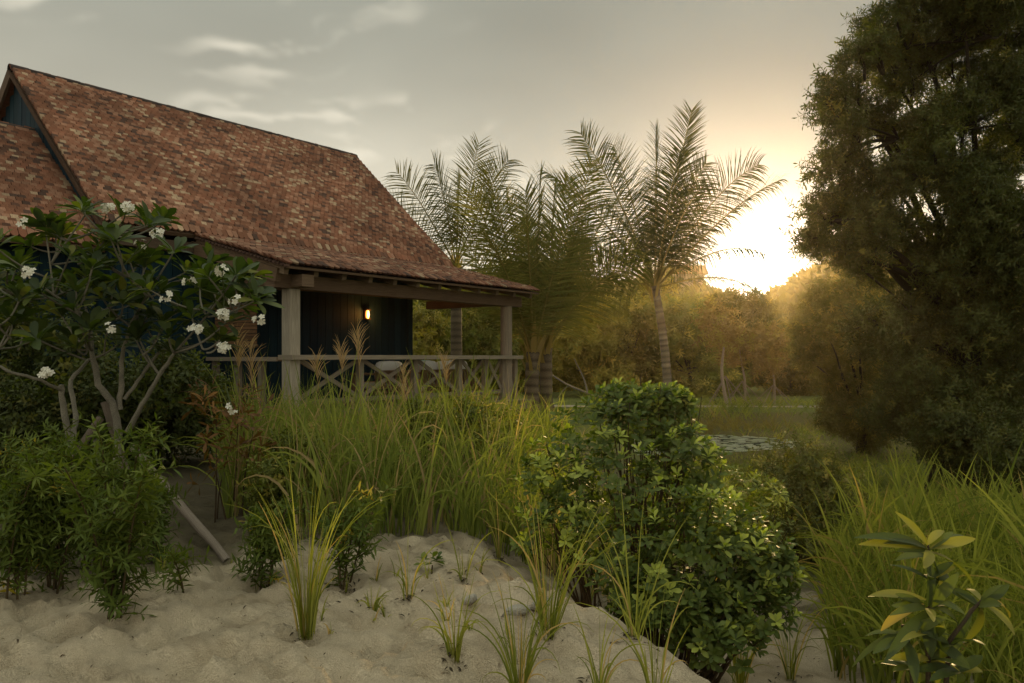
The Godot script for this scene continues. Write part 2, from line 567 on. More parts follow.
func house() -> void:
	rng.seed = 101
	var a := deg_to_rad(HA)
	hd = Vector3(sin(a), 0, -cos(a))
	hn = Vector3(cos(a), 0, sin(a))
	h0 = px(291, HORIZON, 13.3)
	var R := Vector2(-5.72, 5.42)      # ridge (v, y)
	var E := Vector2(-2.12, 2.17)      # main eave
	var S := Vector2(0.52, 1.44)       # veranda eave
	var UL := -2.1
	var UR := 6.38
	var t := thing("bungalow", "long timber bungalow with steep terracotta tiled roof and veranda", "house", Vector3.ZERO)
	# --- main roof
	var roof := Node3D.new(); roof.name = "roof"; t.add_child(roof)
	slab(roof, "roof_deck", UL + 0.02, UR - 0.02, R, E, 0.07, M.wood, Color(0.24, 0.155, 0.10))
	slab(roof, "rear_slope", UL + 0.02, UR - 0.02, R, Vector2(-9.4, 2.1), 0.09, M.wood, Color(0.28, 0.13, 0.08))
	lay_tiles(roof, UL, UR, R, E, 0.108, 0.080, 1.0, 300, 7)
	var n := 27
	for i in n:
		var b := MB.new()
		var u0 := UL - 0.03 + (UR - UL + 0.06) * i / n
		var u1 := UL - 0.03 + (UR - UL + 0.06) * (i + 1) / n
		var pts := [H(u0, R.x, R.y + 0.035 + rnd(-0.006, 0.006)), H(u1 + 0.02, R.x, R.y + 0.045 + rnd(-0.006, 0.006))]
		b.tube(pts, [0.088, 0.078], 10, [Color(0.07, 0.055, 0.05) * rnd(0.8, 1.25)])
		put("ridge_tile", b.made(), M.tile, roof)
	# verge boards of the near gable, front and rear slope
	for q in [[E, 1], [Vector2(-9.4, 2.1), 0]]:
		var b := MB.new()
		b.beam(H(UL - 0.012, R.x, R.y - 0.05), H(UL - 0.012, q[0].x, q[0].y - 0.06), 0.05, 0.07 if q[1] else 0.2, Color(0.13, 0.075, 0.05) if q[1] else Color(0.20, 0.14, 0.10))
		put("bargeboard", b.made(), M.wood, roof)
	var bb := MB.new()
	bb.beam(H(UR + 0.012, R.x, R.y - 0.06), H(UR + 0.012, E.x, E.y - 0.07), 0.04, 0.14, Color(0.12, 0.07, 0.05))
	put("bargeboard", bb.made(), M.wood, roof)
	# --- blue boarded gable wall, one board at a time
	var gw := Node3D.new(); gw.name = "gable_wall"; t.add_child(gw)
	var GU := UL + 0.12
	var bw := 0.19
	var v := -8.9
	while v < -2.2:
		var vm := v + bw * 0.5
		var top := R.y - 0.17 - absf(vm - R.x) * (R.y - E.y) / (E.x - R.x) - 0.02
		var b := MB.new()
		var grey := rnd(0.8, 1.2)
		hbox(b, GU - 0.02 + rnd(-0.003, 0.003), GU + 0.02, v + 0.005, v + bw - 0.005, -1.2, top, Color(0.013, 0.042, 0.062) * grey, rng.randf() * 4, true)
		put("board", b.made(), M.paint, gw)
		v += bw
	# --- front wall of dark boards behind the veranda
	var fw := Node3D.new(); fw.name = "front_wall"; t.add_child(fw)
	var u := GU + 0.03
	while u < 5.05:
		var w2 := minf(0.20, 5.14 - u)
		var b := MB.new()
		hbox(b, u + 0.005, u + w2 - 0.005, -2.42 + rnd(-0.004, 0.004), -2.37, -1.0, 2.02, Color(0.013, 0.042, 0.062) * rnd(0.8, 1.2), rng.randf() * 4, true)
		put("board", b.made(), M.paint, fw)
		u += w2
	one("corner_post", fw, M.paint, 5.07, 5.2, -2.45, -2.33, -1.0, 2.02, Color(0.013, 0.042, 0.062), true)
	var ew := Node3D.new(); ew.name = "end_wall"; t.add_child(ew)
	v = -8.9
	while v < -2.6:
		var vm := v + 0.11
		var top := R.y - 0.16 - absf(vm - R.x) * (R.y - E.y) / (E.x - R.x)
		one("board", ew, M.paint, 5.10, 5.14, v + 0.005, v + 0.215, -1.0, top, Color(0.013, 0.042, 0.062) * rnd(0.8, 1.2), true)
		v += 0.22
	one("rear_wall", t, M.paint, GU + 0.05, 5.09, -8.95, -8.9, -1.2, 2.2, Color(0.013, 0.042, 0.062))
	# wall plate under the eave
	one("wall_plate", t, M.wood, UL + 0.2, UR - 0.1, -2.34, -2.18, 1.86, 2.04, Color(0.16, 0.11, 0.075))
	# --- veranda roof
	var vr := Node3D.new(); vr.name = "veranda_roof"; t.add_child(vr)
	var E2 := Vector2(E.x - 0.25, E.y + 0.02)
	var VL := -0.46
	slab(vr, "roof_deck", VL + 0.02, UR - 0.02, E2, Vector2(S.x - 0.02, S.y), 0.035, M.wood, Color(0.24, 0.155, 0.10))
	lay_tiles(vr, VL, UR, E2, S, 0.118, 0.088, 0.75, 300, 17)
	var sl := (S.y - E2.y) / (S.x - E2.x)
	var k := 0
	u = VL + 0.10
	while u < UR - 0.05:
		var b := MB.new()
		b.beam(H(u, -2.2, E2.y - 0.105 + (-2.2 - E2.x) * sl), H(u, 0.36, S.y - 0.10 + (0.36 - S.x) * sl), 0.09, 0.12, Color(0.30, 0.21, 0.14) * rnd(0.8, 1.15), UPV, k)
		put("rafter", b.made(), M.wood, vr)
		u += 0.60
		k += 1
	# row of tile ends on the near verge
	var p := 0.0
	while p < 2.72:
		var c := H(VL - 0.01, S.x - p * cos(atan(-sl)), S.y + 0.005 + p * sin(atan(-sl)))
		var b := MB.new()
		b.box(c, hd * 0.035, UPV * 0.020, hn * 0.030, Color(0.10, 0.06, 0.045) * rnd(0.8, 1.3))
		put("verge_tile", b.made(), M.tile, vr)
		p += 0.105
	var vb := MB.new()
	vb.beam(H(VL + 0.06, -2.3, E2.y - 0.20 + (-2.3 - E2.x) * sl), H(VL + 0.06, 0.22, S.y - 0.20 + (0.22 - S.x) * sl), 0.10, 0.22, Color(0.24, 0.16, 0.10))
	put("verge_rafter", vb.made(), M.wood, vr)
	# --- veranda frame
	var fr := Node3D.new(); fr.name = "veranda_frame"; t.add_child(fr)
	var wc := Color(0.42, 0.34, 0.255)
	one("beam", fr, M.wood, -0.42, 6.2, -0.13, 0.13, 1.13, 1.36, Color(0.24, 0.16, 0.105))
	one("beam", fr, M.wood, 5.72, 5.88, -2.4, -0.14, 1.15, 1.34, Color(0.24, 0.16, 0.105))
	one("cross_beam", fr, M.wood, -0.10, 0.14, -2.3, 0.42, 1.15, 1.345, Color(0.30, 0.20, 0.13))
	one("post", fr, M.postwood, -0.105, 0.105, -0.105, 0.105, -0.95, 1.128, Color(0.62, 0.53, 0.41), true)
	var rp := MB.new()
	var rpts := []
	for i in 9: rpts.append(H(5.8, 0.0, -0.95 + 2.08 * i / 8.0))
	rp.tube(rpts, [0.135, 0.134, 0.133, 0.132, 0.131, 0.130, 0.129, 0.128, 0.128], 18, [Color(0.44, 0.35, 0.26)])
	put("post", rp.made(), M.postwood, fr)
	# --- railing
	var rl := Node3D.new(); rl.name = "railing"; t.add_child(rl)
	one("top_rail", rl, M.wood, -0.12, 6.18, -0.19, 0.19, -0.045, 0.035, wc * 1.12)
	one("bottom_rail", rl, M.wood, 0.11, 6.1, -0.035, 0.035, -0.80, -0.72, wc * 0.8)
	var us := [0.11, 1.5, 2.9, 4.2, 5.05, 5.66, 6.1]
	for i in us.size():
		if i > 0:
			one("baluster", rl, M.wood, us[i] - 0.055, us[i] + 0.055, -0.05, 0.05, -0.95, -0.05, wc * rnd(0.8, 1.0), true)
		if i + 1 < us.size():
			for s in 2:
				var b := MB.new()
				var y0 := -0.71 if s == 0 else -0.06
				var y1 := -0.06 if s == 0 else -0.71
				b.beam(H(us[i] + 0.06, -0.012 + 0.03 * s, y0), H(us[i + 1] - 0.06, -0.012 + 0.03 * s, y1), 0.028, 0.075, wc * rnd(0.7, 0.95), UPV, i + s)
				put("cross_brace", b.made(), M.wood, rl)
	one("top_rail", rl, M.wood, -0.15, 0.07, -2.3, -0.2, -0.07, 0.0, wc)
	for i in 3:
		one("baluster", rl, M.wood, -0.09, 0.01, -2.2 + i * 0.7, -2.1 + i * 0.7, -0.95, -0.072, wc * 0.8, true)
	# --- deck, board by board
	var dk := Node3D.new(); dk.name = "deck"; t.add_child(dk)
	v = -2.36
	while v < 0.28:
		one("plank", dk, M.wood, -0.4, 6.3, v + 0.004, v + 0.126, -0.99, -0.951, wc * rnd(0.6, 0.9))
		v += 0.13
	one("fascia", dk, M.wood, -0.42, 6.32, 0.285, 0.325, -1.15, -0.945, wc * 0.9)
	for i in 5:
		one("pier", dk, M.wood, 0.0 + i * 1.45, 0.2 + i * 1.45, 0.05, 0.25, -1.75, -0.992, wc * 0.5, true)
	# --- lower roof of the attached wing
	var wr := Node3D.new(); wr.name = "wing_roof"; t.add_child(wr)
	var WR := Vector2(-4.92, 4.08)
	var WE := Vector2(-2.15, 1.76)
	slab(wr, "roof_deck", -6.5, GU - 0.03, WR, WE, 0.07, M.wood, Color(0.24, 0.155, 0.10))
	slab(wr, "rear_slope", -6.5, GU - 0.03, WR, Vector2(-8.2, 1.3), 0.09, M.wood, Color(0.28, 0.13, 0.08))
	lay_tiles(wr, -6.5, GU - 0.025, WR, WE, 0.118, 0.090, 0.9, 300, 27)
	for i in 14:
		var b := MB.new()
		var u0 := GU - 0.03 - 0.34 * i
		b.tube([H(u0 - 0.34, WR.x, WR.y + 0.035), H(u0 + 0.0, WR.x, WR.y + 0.045)], [0.08, 0.072], 10, [Color(0.07, 0.055, 0.05)])
		put("ridge_tile", b.made(), M.tile, wr)
	var ww := Node3D.new(); ww.name = "wing_wall"; t.add_child(ww)
	u = -6.4
	while u < GU - 0.25:
		one("board", ww, M.paint, u + 0.005, u + 0.195, -2.75, -2.71, -1.3, 2.05, Color(0.013, 0.042, 0.062) * rnd(0.8, 1.2), true)
		u += 0.2
	one("corner_post", ww, M.paint, GU - 0.2, GU - 0.04, -2.68, -2.53, -1.3, 1.9, Color(0.013, 0.042, 0.062), true)

	# --- things on the veranda
	var lamp := thing("wall_lamp", "small lit wall lamp with warm glass on the dark boards", "lamp", H(3.75, -2.365, 0.94))
	var lb := MB.new()
	lb.box(hn * 0.012, hd * 0.05, UPV * 0.09, hn * 0.012, Color(0.04, 0.03, 0.02))
	lb.box(hn * 0.06 + UPV * 0.10, hd * 0.07, UPV * 0.012, hn * 0.06, Color(0.04, 0.03, 0.02))
	lb.box(hn * 0.06 - UPV * 0.10, hd * 0.07, UPV * 0.012, hn * 0.06, Color(0.04, 0.03, 0.02))
	put("bracket", lb.made(), M.paint, lamp)
	var gb := MB.new()
	gb.tube([hn * 0.075 - UPV * 0.086, hn * 0.075 - UPV * 0.03, hn * 0.075 + UPV * 0.03, hn * 0.075 + UPV * 0.086], [0.032, 0.045, 0.045, 0.032], 12, [Color.WHITE])
	put("lamp_glass", gb.made(), M.glow, lamp)
	var ol := OmniLight3D.new()
	ol.name = "lamp_light"
	ol.light_color = Color(1.0, 0.62, 0.28)
	ol.light_energy = 0.2
	ol.light_size = 0.04
	ol.omni_range = 8.0
	ol.omni_attenuation = 2.0
	ol.shadow_enabled = true
	ol.position = hn * 0.20
	lamp.add_child(ol)

	var bl := thing("roller_blind", "brown woven bamboo blind hanging under the veranda side beam", "blind", H(-0.16, -1.35, 0.62))
	for i in 15:
		var b := MB.new()
		b.box(UPV * (0.50 - i * 0.062), hn * 0.62, UPV * 0.027, hd * 0.010, Color(0.24, 0.13, 0.065) * rnd(0.8, 1.2))
		put("slat", b.made(), M.wood, bl)
	var bt := MB.new()
	bt.tube([UPV * -0.43 - hn * 0.64, UPV * -0.43 + hn * 0.64], [0.03, 0.03], 8, [Color(0.25, 0.16, 0.09)])
	put("bottom_bar", bt.made(), M.wood, bl)

	seat("armchair", "slatted wooden armchair with white cushions beside the railing", "chair", 2.25, 3.2, 1)
	seat("garden_sofa", "long wooden sofa with white cushions and pillows on the veranda", "sofa", 3.5, 5.15, 3)
	var ct := thing("coffee_table", "low wooden table on the veranda between the seats and wall", "table", H(3.7, -1.75, -0.95))
	var b2 := MB.new()
	b2.box(UPV * 0.40, hd * 0.5, UPV * 0.02, hn * 0.28, Color(0.30, 0.2, 0.13))
	put("tabletop", b2.made(), M.wood, ct)
	for s in [[-1, -1], [1, -1], [-1, 1], [1, 1]]:
		var b := MB.new()
		b.box(UPV * 0.19 + hd * 0.44 * s[0] + hn * 0.22 * s[1], UPV * 0.19, hd * 0.03, hn * 0.03, Color(0.28, 0.19, 0.12))
		put("leg", b.made(), M.wood, ct)

func cushion(b: MB, c: Vector3, x: Vector3, y: Vector3, z: Vector3, col: Color) -> void:
	# a soft box: rounded superellipsoid
	var k := b.v.size()
	var A := 14
	var B := 8
	for i in B + 1:
		var f := -PI * 0.5 + PI * i / B
		for j in A + 1:
			var g := TAU * j / A
			var cf := signf(cos(f)) * pow(absf(cos(f)), 0.45)
			var o := Vector3(cf * signf(cos(g)) * pow(absf(cos(g)), 0.45), signf(sin(f)) * pow(absf(sin(f)), 0.6), cf * signf(sin(g)) * pow(absf(sin(g)), 0.45))
			b.v.append(c + x * o.x + y * o.y + z * o.z)
			b.n.append((x.normalized() * cos(f) * cos(g) + y.normalized() * sin(f) + z.normalized() * cos(f) * sin(g)).normalized())
			b.c.append(col)
			b.t.append(Vector2(g, f))
	for i in B:
		for j in A:
			var q := k + i * (A + 1) + j
			b.ix.append_array([q, q + 1, q + A + 1, q + 1, q + A + 2, q + A + 1])

func seat(called: String, label: String, category: String, u0: float, u1: float, pads: int) -> void:
	var t := thing(called, label, category, H(u0, -0.35, -0.95))
	var w := u1 - u0
	var wc := Color(0.36, 0.22, 0.13)
	var at := func(u: float, v: float, y: float) -> Vector3: return hd * u + hn * v + UPV * y
	for s in [0.04, w - 0.04]:
		for v in [-0.04, -0.72]:
			var b := MB.new()
			b.box(at.call(s, v, 0.345 if v > -0.1 else 0.30), UPV * (0.345 if v > -0.1 else 0.30), hd * 0.035, hn * 0.035, wc)
			put("leg", b.made(), M.wood, t)
		var ar := MB.new()
		ar.box(at.call(s, -0.42, 0.62), hn * 0.36, UPV * 0.02, hd * 0.045, wc)
		put("armrest", ar.made(), M.wood, t)
	var sb := MB.new()
	sb.box(at.call(w * 0.5, -0.40, 0.28), hd * (w * 0.5 - 0.08), UPV * 0.03, hn * 0.30, wc)
	put("seat_frame", sb.made(), M.wood, t)
	for y in [0.66, 0.36]:
		var b := MB.new()
		b.box(at.call(w * 0.5, -0.04, y), hd * (w * 0.5 - 0.076), UPV * 0.03, hn * 0.022, wc)
		put("back_rail", b.made(), M.wood, t)
	var n := int(w / 0.11)
	for i in n:
		var b := MB.new()
		b.box(at.call(0.12 + (w - 0.24) * i / (n - 1), -0.04, 0.51), UPV * 0.118, hd * 0.028, hn * 0.012, wc * rnd(0.85, 1.15))
		put("slat", b.made(), M.wood, t)
	for i in pads:
		var cw := (w - 0.2) / pads
		var cu := 0.1 + cw * (i + 0.5)
		var b := MB.new()
		cushion(b, at.call(cu, -0.42, 0.385), hd * cw * 0.49, UPV * 0.075, hn * 0.29, Color(0.62, 0.60, 0.55))
		put("seat_cushion", b.made(), M.cloth, t)
		b = MB.new()
		cushion(b, at.call(cu, -0.175, 0.655), hd * cw * 0.48, UPV * 0.22, hn * 0.085, Color(0.66, 0.63, 0.58))
		put("back_cushion", b.made(), M.cloth, t)
	if pads > 1:
		for i in 2:
			var b := MB.new()
			cushion(b, at.call(0.35 + i * 0.95, -0.30, 0.69), hd * 0.2, UPV * 0.2, hn * 0.10, Color(0.45, 0.60, 0.52) if i == 0 else Color(0.66, 0.64, 0.6))
			put("pillow", b.made(), M.cloth, t)

# ---------------------------------------------------------------- palms
func frond(parent: Node3D, base: Vector3, dir: Vector3, length: float, droop: float, ll: float, hang: float, col: Color, tip: Color) -> void:
	var b := MB.new()
	var pts := [base]
	var ds := [dir.normalized()]
	var d := dir.normalized()
	var p := base
	var N := 18
	var side0 := d.cross(UPV + rdir() * 0.25).normalized()
	for i in N:
		var f := float(i) / N
		d = (d + Vector3.DOWN * droop * (0.25 + 2.4 * f * f) / N + side0 * 0.0).normalized()
		p += d * length / N
		pts.append(p)
		ds.append(d)
	var rad := []
	for i in N + 1: rad.append(lerpf(0.045, 0.006, float(i) / N) * length / 5.0)
	b.tube(pts, rad, 5, [col.lerp(Color(0.20, 0.17, 0.06), 0.6)])
	put("rachis", b.made(), M.frond, parent)
	b = MB.new()
	var cnt := int(length * 16.0)
	# upright fronds twist on their stalks
	var roll := rnd(-0.5, 0.5) + (1.0 if rng.randf() < 0.5 else -1.0) * 1.25 * pow(dir.normalized().y, 3.0)
	for k in cnt:
		var f := 0.16 + 0.84 * (k + rng.randf() * 0.5) / cnt
		var fi := f * N
		var i0 := mini(int(fi), N - 1)
		var q: Vector3 = pts[i0].lerp(pts[i0 + 1], fi - i0)
		var dd: Vector3 = ds[i0 + 1]
		var side := dd.cross(UPV.rotated(dd, roll)).normalized()
		var up := side.cross(dd)
		var L := ll * (0.62 + 0.62 * sin(PI * pow(f, 0.75))) * rnd(0.85, 1.12) * (1.0 if f < 0.93 else 0.75)
		for s in [-1.0, 1.0]:
			if rng.randf() < 0.06: continue
			var hue := rng.randf() * 1.2
			var o: Vector3 = (side * s * (1.0 - 0.35 * f) + dd * (0.28 + 0.55 * f * f) + up * 0.18 + rdir() * 0.14).normalized()
			var bp := [q]
			var r := q
			for m in 4:
				o = (o + Vector3.DOWN * hang * (0.2 + 0.8 * (1.0 - dd.y * dd.y)) * (0.10 + 0.14 * m)).normalized()
				r += o * L / 4.0
				bp.append(r)
			b.blade(bp, 0.024 * length / 5.0 + 0.010, (up + side * s * 0.5).normalized(), col.lerp(tip, hue), col.lerp(tip, hue))
	put("leaflets", b.made(), M.frond, parent).set_meta("kind", "stuff")

func palm(called: String, label: String, base: Vector3, top: Vector3, r0: float, r1: float, bow: float, fronds: Array, seed_: int, pale: float, col: Color, tip: Color, ll: float, hang: float) -> Node3D:
	rng.seed = seed_
	var t := thing(called, label, "palm tree", base, "coconut palms behind the veranda")
	var b := MB.new()
	var pts := []
	var rad := []
	var cols := []
	var top_l := top - base
	var N := int(top_l.length() / 0.07)
	for i in N + 1:
		var f := float(i) / N
		var p := top_l * f + Vector3(sin(PI * f) * bow, 0, 0)
		if i == 0: p.y -= 0.25
		pts.append(p)
		var ring := 1.0 if i % 3 != 0 else 0.93
		rad.append(lerpf(r0, r1, pow(f, 0.6)) * ring * (1.0 + 0.55 * pow(1.0 - f, 14.0)))
		var g := rnd(0.75, 1.15) * (0.55 if i % 3 == 0 else 1.0)
		cols.append(Color(0.27, 0.205, 0.14).lerp(Color(0.42, 0.35, 0.26), rng.randf() * pale) * g)
	b.tube(pts, rad, 12, cols)
	put("trunk", b.made(), M.bark, t)
	# fibrous sheath below the fronds
	b = MB.new()
	for k in 14:
		var yaw := rnd(0, TAU)
		b.blade(arc(top_l - UPV * rnd(0.1, 0.7) + Vector3(cos(yaw), 0, sin(yaw)) * r1 * 0.7, yaw, rnd(0.1, 0.35), rnd(0.2, 0.9), rnd(0.6, 1.3), 6), rnd(0.09, 0.16), Vector3(cos(yaw), 0.3, sin(yaw)), Color(0.22, 0.18, 0.065), Color(0.22, 0.18, 0.065))
	put("leaf_sheath", b.made(), M.frond, t)
	for fr in fronds:
		var o := Node3D.new()
		o.name = "frond"
		t.add_child(o, true)
		frond(o, top_l + UPV * rnd(-0.15, 0.15), fr[0], fr[1], fr[2], ll, hang, col, tip)
	return t

# direction in the picture plane (degrees from up, clockwise) with some depth
func pdir(deg: float, depth: float) -> Vector3:
	var a := deg_to_rad(deg)
	return Vector3(sin(a), cos(a), depth).normalized()

func palms() -> void:
	var dk := Color(0.048, 0.060, 0.019)
	var tip := Color(0.075, 0.082, 0.028)
	# the tall one by the water
	var base := on_ground(px(669, 400, 30.0).x, -30.0)
	palm("coconut_palm", "tallest coconut palm with ringed pale trunk standing by the pond path", base, px(655, 286, 30.0), 0.21, 0.145, 0.12, [
		[pdir(-24, 0.1), 6.2, 0.45, 0], [pdir(-38, 0.15), 6.0, 0.55, 0], [pdir(-52, -0.1), 5.6, 0.75, 0], [pdir(-66, 0.2), 5.0, 1.0, 0], [pdir(-12, -0.2), 6.0, 0.4, 0],
		[pdir(10, 0.1), 6.6, 0.22, 0], [pdir(-2, 0.25), 5.8, 0.35, 0], [pdir(20, -0.2), 5.6, 0.55, 0], [pdir(30, 0.15), 5.8, 0.8, 0], [pdir(41, 0.05), 6.2, 0.55, 0],
		[pdir(56, -0.1), 4.8, 1.1, 0], [pdir(-30, 0.6), 4.8, 1.0, 0], [pdir(14, 0.6), 4.6, 0.9, 0], [pdir(36, -0.6), 4.6, 1.0, 0], [pdir(-16, -0.6), 5.0, 0.8, 0],
		[pdir(-46, -0.5), 4.8, 0.9, 0], [pdir(4, 0.45), 5.2, 0.6, 0], [pdir(-78, -0.3), 4.2, 1.2, 0], [pdir(72, 0.4), 4.0, 1.3, 0],
	], 31, 1.0, dk, tip, 1.25, 0.85)
	# the pair at the veranda's end
	var g2 := [
		[pdir(-14, 0.1), 4.7, 0.10, 0], [pdir(-8, -0.2), 4.6, 0.14, 0], [pdir(-20, 0.2), 4.2, 0.30, 0], [pdir(2, 0.2), 4.4, 0.25, 0], [pdir(-26, -0.2), 3.6, 0.6, 0],
		[pdir(-3, 0.4), 4.0, 0.4, 0], [pdir(12, 0.3), 3.8, 0.6, 0], [pdir(-16, 0.5), 3.6, 0.8, 0], [pdir(-4, -0.5), 4.0, 0.4, 0]]
	palm("coconut_palm", "young coconut palm with stout trunk at the end of the railing", on_ground(px(531, 400, 20.3).x, -20.3), px(533, 352, 20.3), 0.21, 0.17, 0.0, g2, 41, 0.2, Color(0.085, 0.10, 0.026), Color(0.13, 0.13, 0.036), 0.95, 0.6)
	var g3 := [
		[pdir(8, -0.2), 4.7, 0.10, 0], [pdir(13, 0.1), 4.9, 0.20, 0], [pdir(22, 0.2), 4.2, 0.5, 0], [pdir(2, 0.3), 4.4, 0.2, 0], [pdir(30, -0.1), 3.8, 0.9, 0],
		[pdir(36, 0.3), 3.4, 1.1, 0], [pdir(10, 0.5), 3.6, 0.7, 0], [pdir(-8, -0.4), 4.2, 0.3, 0], [pdir(17, -0.4), 4.2, 0.4, 0]]
	palm("coconut_palm", "young coconut palm leaning beside its stout twin, crown bending towards the tall palm", on_ground(px(546, 400, 21.0).x, -21.0), px(546, 348, 21.0), 0.19, 0.16, 0.0, g3, 42, 0.2, Color(0.085, 0.10, 0.026), Color(0.13, 0.13, 0.036), 0.95, 0.6)
	# the one seen through the veranda
	palm("coconut_palm", "coconut palm rising behind the veranda roof", on_ground(px(457, 400, 25.5).x, -25.5), px(456, 268, 25.5), 0.22, 0.17, 0.0, [
		[pdir(-42, 0.2), 3.6, 0.55, 0], [pdir(-28, -0.2), 3.9, 0.4, 0], [pdir(10, 0.1), 3.9, 0.3, 0], [pdir(24, 0.3), 3.7, 0.55, 0], [pdir(34, -0.3), 3.4, 0.8, 0],
		[pdir(-8, 0.5), 3.4, 0.6, 0], [pdir(-60, -0.1), 3.3, 0.8, 0], [pdir(56, 0.2), 3.2, 1.0, 0], [pdir(0, -0.4), 3.6, 0.4, 0], [pdir(-75, 0.4), 3.0, 1.0, 0], [pdir(78, -0.2), 2.9, 0.9, 0]],
		43, 0.1, Color(0.045, 0.055, 0.018), Color(0.08, 0.085, 0.028), 1.0, 0.9)

# ---------------------------------------------------------------- trees
func limb(b: MB, a: Vector3, e: Vector3, r0: float, r1: float, sag: float, col: Color, sides := 7) -> void:
	var pts := []
	var rad := []
	var n := 7
	var w := rdir() * (e - a).length() * 0.06
	for i in n + 1:
		var f := float(i) / n
		pts.append(a.lerp(e, f) + UPV * sag * sin(PI * f) + w * sin(PI * f * 1.6))
		rad.append(lerpf(r0, r1, f))
	b.tube(pts, rad, sides, [col])

func leafy(called: String, label: String, category: String, base: Vector3, blobs: Array, kind: String, scale_: float, droop: float, tone: Callable, m: Material, trunk_r: float, trunk_top: float, col: Color, seed_: int, group := "") -> Node3D:
	rng.seed = seed_
	var t := thing(called, label, category, base, group)
	var b := MB.new()
	var fork := Vector3(rnd(-0.1, 0.1), trunk_top, rnd(-0.1, 0.1))
	limb(b, Vector3(0, -0.15, 0), fork, trunk_r * 1.25, trunk_r * 0.85, 0.0, col, 9)
	put("trunk", b.made(), M.bark, t)
	b = MB.new()
	var loc := []
	var hub := fork
	for e in blobs:
		var c: Vector3 = e[0] - base
		loc.append([c, e[1], e[2]])
		if blobs.size() < 40 or loc.size() % 10 == 1:
			limb(b, fork - UPV * rnd(0.0, trunk_top * 0.25), c + rdir() * 0.2, trunk_r * 0.42, trunk_r * 0.05, c.length() * 0.05, col, 6)
			hub = c
		elif hub.distance_to(c) < 2.2:
			limb(b, hub * 0.9 + fork * 0.1, c, trunk_r * 0.12, trunk_r * 0.03, 0.05, col, 4)
		for q in 3:
			limb(b, c * 0.92 + fork * 0.08, c + rdir() * e[1] * 0.75, trunk_r * 0.09, trunk_r * 0.03, 0.05, col, 4)
	put("limbs", b.made(), M.bark, t)
	var f := fill(loc, scale_, droop, tone)
	many("crown", SPRIG[kind], m, t, f[0], f[1]).set_meta("kind", "stuff")
	return t

